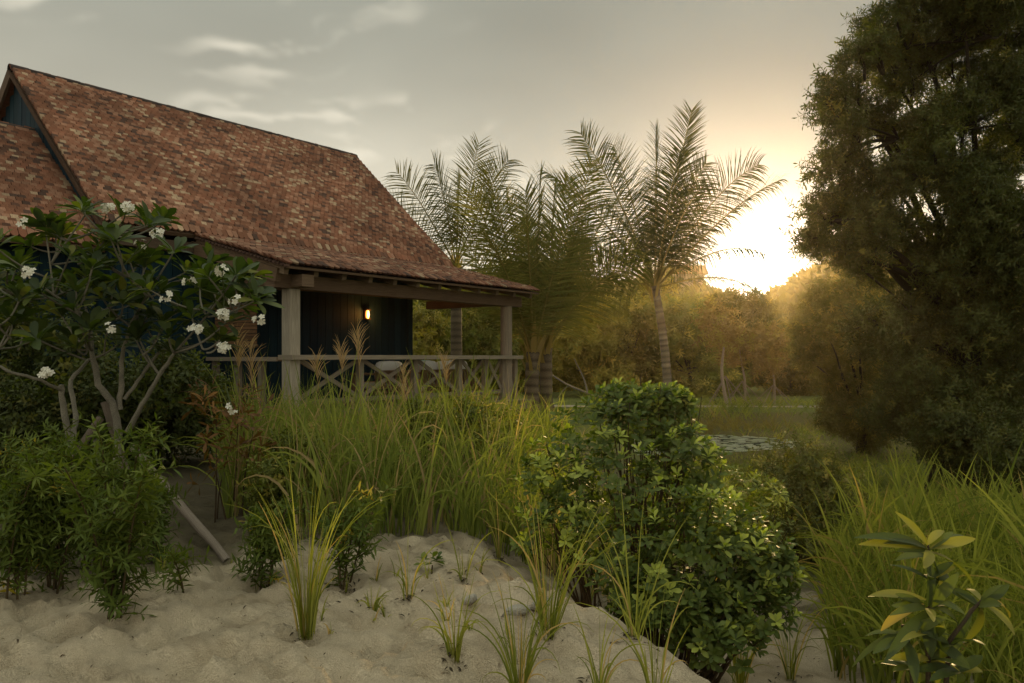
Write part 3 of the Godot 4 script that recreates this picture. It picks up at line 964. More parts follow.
func trees() -> void:
	# --- the big dark tree
	rng.seed = 61
	var D := 15.0
	var blobs := []
	var spots := [[905, 30, 40, 38], [960, 15, 60, 40], [1010, 40, 60, 50], [880, 70, 36, 30], [850, 85, 26, 22], [838, 112, 20, 16], [930, 90, 50, 42], [990, 110, 60, 50],
		[870, 125, 34, 26], [842, 155, 30, 20], [900, 160, 46, 38], [960, 180, 60, 50], [1020, 180, 60, 60], [850, 195, 34, 22], [828, 215, 24, 16], [885, 225, 44, 34],
		[940, 245, 56, 44], [1000, 260, 60, 50], [850, 250, 30, 20], [905, 290, 50, 40], [965, 320, 60, 44], [1030, 320, 60, 60], [880, 340, 44, 36], [930, 375, 50, 36],
		[990, 385, 56, 40], [900, 405, 40, 28], [1050, 100, 70, 80], [1060, 400, 60, 50], [1075, 250, 70, 80], [1000, -40, 70, 50], [940, -40, 50, 40], [1060, -30, 70, 60], [818, 240, 16, 10], [870, 42, 22, 14], [925, 425, 44, 26], [980, 435, 50, 24]]
	for s in spots:
		for k in 5:
			var dd := D + rnd(-1.7, 1.7)
			var c := px(s[0] + rnd(-0.75, 0.75) * s[2], s[1] + rnd(-0.75, 0.75) * s[3], dd)
			var rx: float = s[2] * dd / F * rnd(0.34, 0.5)
			var ry: float = rx * rnd(0.5, 0.75)
			blobs.append([c, Vector3(rx, ry, rx), clampf(rx * rx * 820.0, 34, 280)])
	var col := Color(0.055, 0.045, 0.03)
	leafy("feathery_tree", "huge dark fine-leaved tree towering over the meadow", "tree", on_ground(8.6, -15.2), blobs, "fine", 1.15, 0.25, mixed(Color(0.042, 0.056, 0.016), Color(0.066, 0.080, 0.022), Color(0.11, 0.12, 0.03), 0.05), M.leaf, 0.26, 3.2, col, 62)
	# --- lighter tree in front of the hill beside it
	blobs = []
	rng.seed = 63
	for s in [[830, 300, 30, 22], [860, 320, 34, 28], [815, 330, 24, 20], [845, 355, 34, 26], [880, 365, 30, 26], [808, 352, 14, 12], [850, 395, 28, 24], [885, 405, 30, 24], [865, 285, 26, 18], [838, 378, 22, 16], [840, 415, 22, 18], [870, 430, 26, 18]]:
		var dd := 21.5 + rnd(-0.8, 0.8)
		var c := px(s[0], s[1], dd)
		blobs.append([c, Vector3(s[2], s[3], s[2]) * dd / F * 0.85, 300])
	leafy("bushy_tree", "olive green bushy tree with low drooping boughs beside the huge tree", "tree", on_ground(px(862, 430, 21.8).x, -21.8), blobs, "fine", 1.15, 0.35, mixed(Color(0.075, 0.085, 0.02), Color(0.12, 0.12, 0.03), Color(0.2, 0.18, 0.05), 0.06), M.leaf, 0.12, 1.1, col, 64)
	# --- row of feathery trees beyond the pond
	var row := [
		[418, 398, 42.0, 320, 40, "hanging pale green tree seen past the dark wall's corner", 0], [478, 398, 44.0, 300, 44, "rounded green tree seen under the veranda eave beside the round post", 1],
		[585, 396, 41.0, 300, 46, "feathery olive tree just behind the twin young palms", 2], [628, 394, 43.0, 290, 46, "broad olive tree behind the tall palm's trunk", 0],
		[690, 396, 42.0, 306, 42, "dull olive tree next to the tall palm's trunk", 1], [735, 398, 45.0, 300, 48, "dark brown-green tree behind the staked saplings", 3],
		[790, 400, 42.0, 320, 44, "dim round tree behind the last staked sapling", 3], [835, 402, 47.0, 290, 50, "tall dim tree between the saplings and the bushy tree", 3],
		[545, 398, 47.0, 270, 42, "tall yellow-green tree rising behind the young palms", 2], [655, 396, 50.0, 268, 50, "high spreading tree behind the tall palm's crown", 0],
		[500, 396, 50.0, 262, 44, "leafy tree top showing over the veranda roof edge", 1], [440, 396, 50.0, 280, 40, "shady tree behind the dark palm", 1]]
	var tones := [mixed(Color(0.123, 0.132, 0.027), Color(0.217, 0.198, 0.044), Color(0.290, 0.251, 0.062), 0.08), mixed(Color(0.087, 0.112, 0.025), Color(0.160, 0.172, 0.037), Color(0.261, 0.251, 0.062), 0.08),
		mixed(Color(0.145, 0.145, 0.027), Color(0.261, 0.224, 0.050), Color(0.348, 0.277, 0.062), 0.1), mixed(Color(0.065, 0.066, 0.018), Color(0.116, 0.106, 0.025), Color(0.189, 0.158, 0.037), 0.06)]
	for i in row.size():
		var r: Array = row[i]
		rng.seed = 200 + i
		var dd: float = r[2]
		var top := px(r[0], r[3], dd)
		var base := on_ground(top.x, -dd)
		var hgt := top.y - base.y
		var rx: float = r[4] * dd / F
		var bs := []
		for k in 22:
			var f := rnd(0.06, 0.94)
			var sp := rx * (0.75 - 0.35 * f)
			bs.append([base + Vector3(rnd(-sp, sp), hgt * f, rnd(-sp, sp)), Vector3(rx * 0.30, hgt * 0.085, rx * 0.30) * rnd(0.7, 1.3), 62])
		leafy("woodland_tree", r[5], "tree", base, bs, "far", 1.0, 0.2, tones[r[6]], M.leaf, 0.11, hgt * 0.3, Color(0.10, 0.075, 0.05), 300 + i, "trees in a row beyond the pond")
	# --- staked saplings on the far lawn
	var sap := [[728, 396, 33.2, 318, "tall bare staked sapling, palest trunk of the three"], [743, 397, 34.4, 336, "thin staked sapling crossing behind the palest one"], [774, 399, 34.0, 346, "short staked sapling with a bushy pale head"]]
	for i in 3:
		var s: Array = sap[i]
		rng.seed = 500 + i
		var base := on_ground(px(s[0], s[1], s[2]).x, -s[2])
		var top := px(s[0] - (8 if i == 0 else 2), s[3], s[2]) - base
		var t := thing("staked_sapling", s[4], "sapling", base, "saplings tied to stakes on the far lawn")
		var b := MB.new()
		limb(b, Vector3(0, -0.1, 0), top * 0.97, 0.085 if i == 0 else 0.06, 0.03, 0, Color(0.46, 0.37, 0.27), 8)
		put("trunk", b.made(), M.bark, t)
		for k in 5:
			var a := TAU * k / 5.0 + 0.4 + i
			b = MB.new()
			var foot := Vector3(cos(a) * 0.95, 0, sin(a) * 0.95)
			foot.y = height(base.x + foot.x, base.z + foot.z) - base.y - 0.05
			b.tube([foot, top * 0.34], [0.022, 0.018], 6, [Color(0.40, 0.32, 0.23)])
			put("stake", b.made(), M.bark, t)
		var loc := []
		var nb := 5 if i < 2 else 6
		for k in nb:
			loc.append([top * rnd(0.78, 1.06) + Vector3(rnd(-0.4, 0.4), 0, rnd(-0.4, 0.4)), Vector3(0.42, 0.5, 0.42), 26 if i < 2 else 45])
		var f := fill(loc, 0.75, 0.4, mixed(Color(0.14, 0.11, 0.045), Color(0.22, 0.16, 0.06), Color(0.2, 0.18, 0.05), 0.2))
		many("crown", SPRIG["far"], M.leaf, t, f[0], f[1]).set_meta("kind", "stuff")
	# --- dead branch under the trees
	rng.seed = 520
	var db := thing("dead_branch", "bare pale fallen branch under the olive trees", "branch", on_ground(px(585, 395, 36.0).x, -36.0))
	var bb := MB.new()
	limb(bb, Vector3(-1.6, 1.3, 0.0), Vector3(1.3, -0.03, 0.3), 0.035, 0.08, -0.12, Color(0.34, 0.28, 0.20), 6)
	limb(bb, Vector3(0.1, 0.35, 0.1), Vector3(-0.4, 1.9, -0.2), 0.05, 0.015, 0.1, Color(0.34, 0.28, 0.20), 6)
	limb(bb, Vector3(-0.7, 0.75, 0.0), Vector3(-1.3, 0.15, 0.3), 0.035, 0.012, 0.05, Color(0.34, 0.28, 0.20), 5)
	put("bough", bb.made(), M.bark, db)
	# --- wood on the hill
	rng.seed = 540
	var xs := []
	var cs := []
	for k in 4200:
		var d := rnd(54.0, 190.0)
		if rng.randf() < 0.45: d = rnd(54.0, 110.0)
		var az := rnd(-0.75, 0.78)
		var x := az * d
		if clear_of_house(x, d): continue
		var s := rnd(1.3, 2.9) * (0.8 + d / 220.0)
		xs.append(Transform3D(Basis(UPV, rnd(0, TAU)).scaled(Vector3(s, s * rnd(0.7, 1.05), s)), Vector3(x, height(x, -d) + s * 0.15, -d)))
		var c := Color(0.06, 0.065, 0.018).lerp(Color(0.14, 0.125, 0.035), rng.randf())
		cs.append(c)
	var w := many("hillside_wood", SPRIG["clump"], M.leaf, self, xs, cs)
	meta(w, "dense wood covering the hill behind the pond", "wood", "", "stuff")

func clear_of_house(x: float, d: float) -> bool:
	for h in HILL:
		if absf(x - h[0]) < h[2] and d < h[1] + 3.0 and d > h[1] - 9.0: return true
	return false

const TUFTS := [[306, 632], [372, 608], [408, 596], [455, 655], [548, 640], [345, 590], [432, 570], [118, 616], [190, 600], [262, 585], [350, 582], [160, 585], [400, 615], [238, 655], [60, 640], [330, 668], [480, 600]]
var hollows := []

const HILL := [[25.6, 118.0, 3.4], [10.2, 122.0, 2.5], [42.0, 96.0, 2.0]]

func hill_houses() -> void:
	rng.seed = 600
	var lab := ["wide brown-roofed house with pale wall on the hill crest beside the palm", "small tan-roofed hut on the wooded crest behind the tall palm", "small pale shed half hidden in the wooded slope under the sun"]
	var roofs := [Color(0.30, 0.17, 0.09), Color(0.33, 0.22, 0.12), Color(0.4, 0.36, 0.3)]
	for i in 3:
		var h: Array = HILL[i]
		var topy: float = [px(0, 264, h[1]).y, px(0, 236, h[1]).y, px(0, 298, h[1]).y][i]
		var g := height(h[0], -h[1])
		var t := thing("hill_house", lab[i], "house", Vector3(h[0], g, -h[1]), "houses on the hill")
		var w: float = [3.0, 1.9, 1.5][i]
		var H2 := topy - g
		var wallh := maxf(H2 * 0.62, H2 - 1.5)
		var b := MB.new()
		b.box(Vector3(0, wallh * 0.5 - 0.3, -1.5), Vector3(w * 0.9, 0, 0), UPV * (wallh * 0.5 + 0.3), Vector3(0, 0, 1.8), Color(0.36, 0.30, 0.23))
		put("wall", b.made(), M.plain, t)
		b = MB.new()
		var e := Vector3(w * 1.08, 0, 0)
		var r0 := Vector3(0, H2, -1.5)
		var f0 := Vector3(0, wallh, 0.75)
		var k0 := Vector3(0, wallh, -3.75)
		b.quad(r0 - e, r0 + e, f0 + e, f0 - e, roofs[i], Vector3(0, 1, 1))
		b.quad(r0 - e, r0 + e, k0 + e, k0 - e, roofs[i], Vector3(0, 1, -1))
		for s in [-1.0, 1.0]:
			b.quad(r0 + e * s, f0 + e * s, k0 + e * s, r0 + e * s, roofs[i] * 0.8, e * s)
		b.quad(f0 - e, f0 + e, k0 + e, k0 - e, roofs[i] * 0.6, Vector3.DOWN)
		put("roof", b.made(), M.plain, t)
		for k in (4 if i == 0 else 2):
			b = MB.new()
			var n: int = 4 if i == 0 else 2
			b.box(Vector3(-w * 0.66 + w * 1.32 * k / (n - 1), wallh - 0.9, 0.315), Vector3(0.3, 0, 0), UPV * 0.28, Vector3(0, 0, 0.012), Color(0.05, 0.05, 0.05))
			put("window", b.made(), M.plain, t)

# ---------------------------------------------------------------- pond, path
func water() -> void:
	var b := MB.new()
	var c := Vector3(2.9, -1.20, -25.6)
	var n := 60
	var pts := []
	for i in n:
		var a := TAU * i / n
		pts.append(c + Vector3(cos(a) * 9.0, 0, sin(a) * 4.4 - 0.10 * cos(a) * 9.0))
	for i in n:
		var k := b.v.size()
		b.v.append_array([c, pts[i], pts[(i + 1) % n]])
		b.n.append_array([UPV, UPV, UPV])
		b.c.append_array([Color(0.03, 0.035, 0.02), Color(0.03, 0.035, 0.02), Color(0.03, 0.035, 0.02)])
		b.t.append_array([Vector2.ZERO, Vector2.ZERO, Vector2.ZERO])
		b.ix.append_array([k, k + 1, k + 2])
	var w := put("pond_water", b.made(), M.water, self)
	meta(w, "still pond mirroring the pale sky", "", "", "structure")
	# floating leaves
	rng.seed = 700
	var pad := MB.new()
	var k0 := 0
	pad.v.append(Vector3.ZERO); pad.n.append(UPV); pad.c.append(Color.WHITE); pad.t.append(Vector2.ZERO)
	for i in 12:
		var a := 0.25 + (TAU - 0.5) * i / 11.0
		pad.v.append(Vector3(cos(a), 0.05, sin(a))); pad.n.append(UPV); pad.c.append(Color.WHITE); pad.t.append(Vector2.ZERO)
	for i in 11: pad.ix.append_array([k0, i + 1, i + 2])
	var pm := pad.made()
	var xs := []
	var cs := []
	for k in 5200:
		var x := rnd(-4.0, 11.0)
		var z := rnd(-29.8, -21.6)
		if pond_f(x, z) > 1.2 or rng.randf() < 0.30 + 0.9 * lumps.get_noise_2d(x * 1.5, z * 1.5): continue
		xs.append(Transform3D(Basis(UPV, rnd(0, TAU)).scaled(Vector3.ONE * rnd(0.06, 0.16)), Vector3(x, -1.19 + rnd(0, 0.012), z)))
		cs.append(Color(0.22, 0.25, 0.12).lerp(Color(0.48, 0.48, 0.36), rng.randf()))
	var pads := many("lily_pads", pm, M.pad, self, xs, cs)
	meta(pads, "small floating leaves scattered over the pond", "water plants", "", "stuff")
	# sandy path along the far bank
	b = MB.new()
	var N := 90
	for i in N:
		var x := -14.0 + 40.0 * i / N
		var z := -32.6 - 0.25 * sin(x * 0.35)
		var hw := 0.55 + 0.2 * sin(x * 1.1)
		for s in [-1.0, 1.0]:
			var p := Vector3(x, 0, z + hw * s)
			p.y = height(p.x, p.z) + 0.012
			b.v.append(p); b.n.append(UPV); b.c.append(Color(0.50, 0.43, 0.33)); b.t.append(Vector2(x, s))
	for i in N - 1:
		var q := i * 2
		b.ix.append_array([q, q + 2, q + 1, q + 1, q + 2, q + 3])
	var pth := put("path", b.made(), M.sand, self)
	meta(pth, "pale sandy path along the far bank of the pond", "", "", "structure")

# ---------------------------------------------------------------- near plants
const PT := [Color(0.030, 0.050, 0.018), Color(0.040, 0.064, 0.021), Color(0.055, 0.082, 0.025), Color(0.036, 0.058, 0.027), Color(0.075, 0.105, 0.03), Color(0.14, 0.16, 0.045)]

func plumeria() -> void:
	rng.seed = 801
	var D := 8.0
	var base := ground_px(88, 505)
	base = on_ground(px(88, 500, D).x, -D)
	var t := thing("plumeria_tree", "spreading frangipani tree with pale forked trunks and white flower clusters", "tree", base)
	var bark := Color(0.36, 0.33, 0.26)
	var P := func(x: float, y: float, dd: float) -> Vector3: return px(x, y, D + dd) - base
	var stems := [
		[[P.call(76, 512, 0.0), 0.075], [P.call(80, 470, 0.0), 0.068], [P.call(70, 440, 0.05), 0.060], [P.call(63, 405, 0.0), 0.052], [P.call(61, 385, -0.05), 0.045]],
		[[P.call(120, 512, 0.1), 0.080], [P.call(117, 460, 0.1), 0.074], [P.call(118, 425, 0.1), 0.066], [P.call(112, 402, 0.05), 0.060], [P.call(98, 385, 0.0), 0.055], [P.call(92, 350, 0.0), 0.045], [P.call(89, 318, 0.05), 0.036]],
		[[P.call(72, 445, 0.0), 0.05], [P.call(76, 415, 0.25), 0.045], [P.call(70, 380, 0.4), 0.04], [P.call(88, 360, 0.6), 0.032]],
		[[P.call(119, 410, 0.1), 0.055], [P.call(121, 385, 0.1), 0.045], [P.call(122, 355, 0.1), 0.038], [P.call(130, 325, 0.0), 0.03]],
		[[P.call(127, 432, 0.0), 0.05], [P.call(142, 405, -0.1), 0.042], [P.call(160, 375, -0.2), 0.034], [P.call(175, 352, -0.3), 0.028]],
		[[P.call(124, 400, 0.1), 0.036], [P.call(142, 375, 0.2), 0.03], [P.call(160, 350, 0.3), 0.026]],
		[[P.call(62, 390, -0.05), 0.034], [P.call(40, 380, -0.3), 0.028], [P.call(12, 372, -0.5), 0.024], [P.call(-10, 362, -0.6), 0.02]],
		[[P.call(96, 440, 0.4), 0.05], [P.call(100, 470, 0.5), 0.055], [P.call(100, 500, 0.5), 0.06]],
	]
	var nodes := []
	for s in stems:
		var pts := []
		var rad := []
		var cols := []
		for i in s.size() - 1:
			for q in 4:
				var f := q / 4.0
				pts.append(s[i][0].lerp(s[i + 1][0], f) + rdir() * 0.008)
				rad.append(lerpf(s[i][1], s[i + 1][1], f) * rnd(0.50, 0.62))
				cols.append(bark * rnd(0.75, 1.15))
		pts.append(s[-1][0]); rad.append(s[-1][1] * 0.5); cols.append(bark)
		var b := MB.new()
		b.tube(pts, rad, 9, cols)
		put("stem", b.made(), M.bark, t)
		for i in range(1, s.size()): nodes.append([s[i][0], s[i][1]])
	# rosettes: pixel x, y, depth offset
	var ros := [[18, 268, -.2], [45, 226, .1], [86, 214, 0.], [120, 216, .2], [148, 226, -.1], [174, 252, -.3], [236, 276, -.5], [256, 300, -.6], [226, 322, -.5], [192, 318, -.4], [160, 292, -.2],
		[130, 262, .0], [100, 248, .3], [70, 256, -.2], [40, 292, -.4], [12, 322, -.3], [62, 316, .2], [102, 298, -.3], [142, 322, .2], [200, 288, -.2], [168, 336, -.4], [214, 302, .1], [252, 276, -.2],
		[62, 236, .5], [110, 236, -.4], [150, 256, .4], [30, 246, .3], [88, 280, .5], [122, 300, .6], [180, 300, .5], [60, 288, .7], [20, 296, .6], [150, 290, -.6], [90, 330, -.5], [208, 340, .3], [-8, 282, .0], [-14, 330, .2], [36, 338, .4], [118, 345, .5], [186, 272, .2], [225, 290, .3]]
	for k in 58:
		var a := rnd(0, TAU)
		var r := sqrt(rng.randf())
		ros.append([114.0 + cos(a) * r * 142.0, 284.0 + sin(a) * r * 78.0 + 10.0 * cos(a), rnd(-0.7, 0.7)])
	var lm := []
	for k in 5:
		var b := MB.new()
		b.leaf(Transform3D.IDENTITY, 0.24, 0.080, 6, 0.22, rnd(0.1, 0.8), Color.WHITE, 1)
		lm.append(b.made())
	var tones := []
	for k in 6:
		var m: StandardMaterial3D = M.glossleaf.duplicate()
		m.albedo_color = (PT[k] * LUSH).linear_to_srgb()
		tones.append(m)
	var all := []
	for r in ros:
		var tip: Vector3 = P.call(r[0], r[1], r[2])
		var best: Array = nodes[0]
		var bd := 99.0
		for nd in nodes:
			var dd: float = (nd[0] - tip).length() + maxf(0.0, nd[0].y - tip.y + 0.1) * 3.0
			if dd < bd:
				bd = dd
				best = nd
		var mid: Vector3 = best[0].lerp(tip, 0.5) + Vector3(0, -0.06, 0) + rdir() * 0.05
		var b := MB.new()
		var pts := []
		var rad := []
		for i in 9:
			var f := i / 8.0
			pts.append(best[0].lerp(mid, f).lerp(mid.lerp(tip, f), f))
			rad.append(lerpf(minf(best[1] * 0.45, 0.016), 0.008, f))
		b.tube(pts, rad, 7, [bark * rnd(0.6, 1.0)])
		put("branch", b.made(), M.bark, t)
		nodes.append([mid, 0.024])
		var ax := (tip - mid).normalized().lerp(UPV, 0.45).normalized()
		var n := 13
		for k in n:
			var yaw: float = k * 2.4 + r[0]
			var open := rnd(0.55, 1.35)
			var side := ax.cross(Vector3(0.3, 0.1, 1)).normalized().rotated(ax, yaw)
			var y := (ax * cos(open) + side * sin(open)).normalized()
			var s := rnd(0.75, 1.15)
			var q := rng.randi() % 5
			if rng.randf() < 0.08: q = 5
			var xf := Transform3D(basis_y(y, ax).scaled_local(Vector3.ONE * s), tip + ax * (0.05 * k / n) - ax * 0.03)
			all.append([xf, q, rng.randi() % 5, (tip + base).z])
	all.sort_custom(func(a, b): return a[3] > b[3])
	for i in 300: put("leaf", lm[all[i][2]], tones[all[i][1]], t, all[i][0])
	var lx := []
	var lc := []
	for i in range(300, all.size()):
		lx.append(all[i][0])
		lc.append(PT[all[i][1]])
	many("foliage", lm[0], M.glossleaf, t, lx, lc).set_meta("kind", "stuff")
	# flowers
	var fb := MB.new()
	for k in 5:
		var y := Vector3(0, 0.42, 0) + Vector3(cos(TAU * k / 5), 0, sin(TAU * k / 5))
		fb.leaf(Transform3D(basis_y(y, UPV), Vector3.ZERO), 0.042, 0.030, 3, 0.12, 0.5, Color.WHITE, 1)
	fb.tube([Vector3(0, -0.02, 0), Vector3(0, 0.002, 0)], [0.003, 0.004], 5, [Color(0.9, 0.8, 0.4)])
	var flower := fb.made()
	var fl := [[108, 207, 12], [127, 206, 11], [157, 233, 10], [22, 223, 3], [28, 272, 12], [222, 270, 8], [189, 282, 6], [234, 299, 8], [223, 314, 12], [195, 329, 11], [259, 318, 9], [223, 347, 12], [45, 373, 14], [165, 296, 6], [233, 408, 4], [108, 328, 4], [141, 243, 3]]
	for c in fl:
		var o := Node3D.new()
		o.name = "flower_cluster"
		t.add_child(o, true)
		var at: Vector3 = P.call(c[0], c[1], -0.75 if c[1] > 250 else -0.25)
		var st := MB.new()
		var best: Vector3 = nodes[0][0]
		for nd in nodes:
			if nd[0].distance_to(at) < best.distance_to(at): best = nd[0]
		var foot := at.lerp(best, minf(1.0, 0.3 / maxf(0.01, at.distance_to(best)))) if at.distance_to(best) > 0.3 else best
		st.tube([foot, at.lerp(foot, 0.4) - UPV * 0.02, at], [0.007, 0.006, 0.004], 5, [Color(0.10, 0.12, 0.05)])
		put("flower_stalk", st.made(), M.bark, o)
		for k in int(c[2]):
			var q := at + rdir() * Vector3(0.05, 0.04, 0.045)
			put("flower", flower, M.petal, o, Transform3D(basis_y(((q - at) * 9.0 + Vector3(0, 0.35, 0.6) + rdir() * 0.35).normalized(), rdir()).scaled_local(Vector3.ONE * rnd(0.6, 0.85)), q))
	# props
	var pr := [[133, 447, -0.15, 228, 558, "long weathered timber prop slanting down to the sand from the frangipani"], [100, 418, 0.15, 38, 470, "short weathered timber prop behind the frangipani's thinner trunk"], [104, 402, 0.35, 138, 470, "split timber prop crossing behind the frangipani's thicker trunk"]]
	for i in 3:
		var p: Array = pr[i]
		var a := px(p[0], p[1], D + p[2])
		var e := ground_px(p[3], p[4]) if i == 0 else on_ground(px(p[3], p[4], D - 0.3 + i * 0.3).x, -(D - 0.3 + i * 0.3))
		var tb := thing("timber_prop", p[5], "prop", e, "timber props under the frangipani")
		var b := MB.new()
		var dirv := (a - e)
		var pts := []
		var rad := []
		for k in 9:
			pts.append(dirv * (k / 8.0) - UPV * 0.04 * (1.0 - k / 8.0) + rdir() * 0.008)
			rad.append(rnd(0.034, 0.042))
		b.tube(pts, rad, 9, [Color(0.33, 0.27, 0.21)])
		put("pole", b.made(), M.postwood, tb)

func rosette_bush(called: String, label: String, base: Vector3, blobs: Array, ll: float, lw: float, singles: int, seed_: int, dark: Color, mid: Color, tipc: Color, per: int) -> void:
	rng.seed = seed_
	var t := thing(called, label, "shrub", base)
	var lm := []
	for k in 4:
		var b := MB.new()
		b.leaf(Transform3D.IDENTITY, ll, lw, 4, 0.22, rnd(0.1, 0.6), Color.WHITE, 1)
		lm.append(b.made())
	var all := []
	var sb := MB.new()
	for e in blobs:
		for k in int(e[2]):
			var o := rdir()
			if o.y < -0.5: o.y = -o.y
			var r := pow(rng.randf(), 0.28)
			var tip: Vector3 = e[0] - base + o * r * e[1]
			var ax := (o * 0.7 + UPV * 0.75 + rdir() * 0.4).normalized()
			var root: Vector3 = e[0] - base - UPV * e[1].y * 0.7
			var foot := Vector3(root.x * 0.6 + rnd(-0.06, 0.06), 0, root.z * 0.6 + rnd(-0.06, 0.06))
			foot.y = height(base.x + foot.x, base.z + foot.z) - base.y - 0.03
			if rng.randf() < 0.10: limb(sb, foot, tip, 0.009, 0.003, 0.05, Color(0.12, 0.085, 0.05), 4)
			var fresh := rng.randf() < 0.32 and r > 0.7 and o.y > -0.1
			for q in per:
				var f := float(q) / per
				var yaw := q * 2.4
				var open := lerpf(1.45, 0.45, f) + rnd(-0.15, 0.15)
				var side := ax.cross(Vector3(0.3, 0.1, 1)).normalized().rotated(ax, yaw)
				var y := (ax * cos(open) + side * sin(open)).normalized()
				var s := rnd(0.55, 1.25) * lerpf(1.0, 0.7, f)
				var p := tip + ax * ll * 0.6 * (f - 0.5)
				var c := dark.lerp(mid, rng.randf())
				if fresh: c = mid.lerp(tipc, 0.35 + 0.65 * f)
				all.append([Transform3D(basis_y(y, ax).scaled_local(Vector3.ONE * s), p), c * rnd(0.85, 1.15), (p + base - Vector3(0, EYE, 0)).length() + rnd(0, 0.15) - (0.3 if fresh else 0.0), rng.randi() % 4])
	if sb.v.size() == 0: limb(sb, Vector3(0, -0.02, 0), Vector3(0, 0.06, 0), 0.008, 0.004, 0.0, Color(0.12, 0.085, 0.05), 4)
	put("stems", sb.made(), M.bark, t)
	all.sort_custom(func(a, b): return a[2] < b[2])
	var mats := {}
	for i in mini(singles, all.size()):
		var c: Color = all[i][1]
		var key := "%d_%d" % [int(c.g * 45), int(c.r * 60)]
		if not mats.has(key):
			var m: StandardMaterial3D = M.glossleaf.duplicate()
			m.albedo_color = (c * LUSH).linear_to_srgb()
			mats[key] = m
		put("leaf", lm[all[i][3]], mats[key], t, all[i][0])
	if all.size() > singles:
		var xs := []
		var cs := []
		for i in range(singles, all.size()):
			xs.append(all[i][0])
			cs.append(all[i][1])
		many("foliage", lm[1], M.glossleaf, t, xs, cs).set_meta("kind", "stuff")

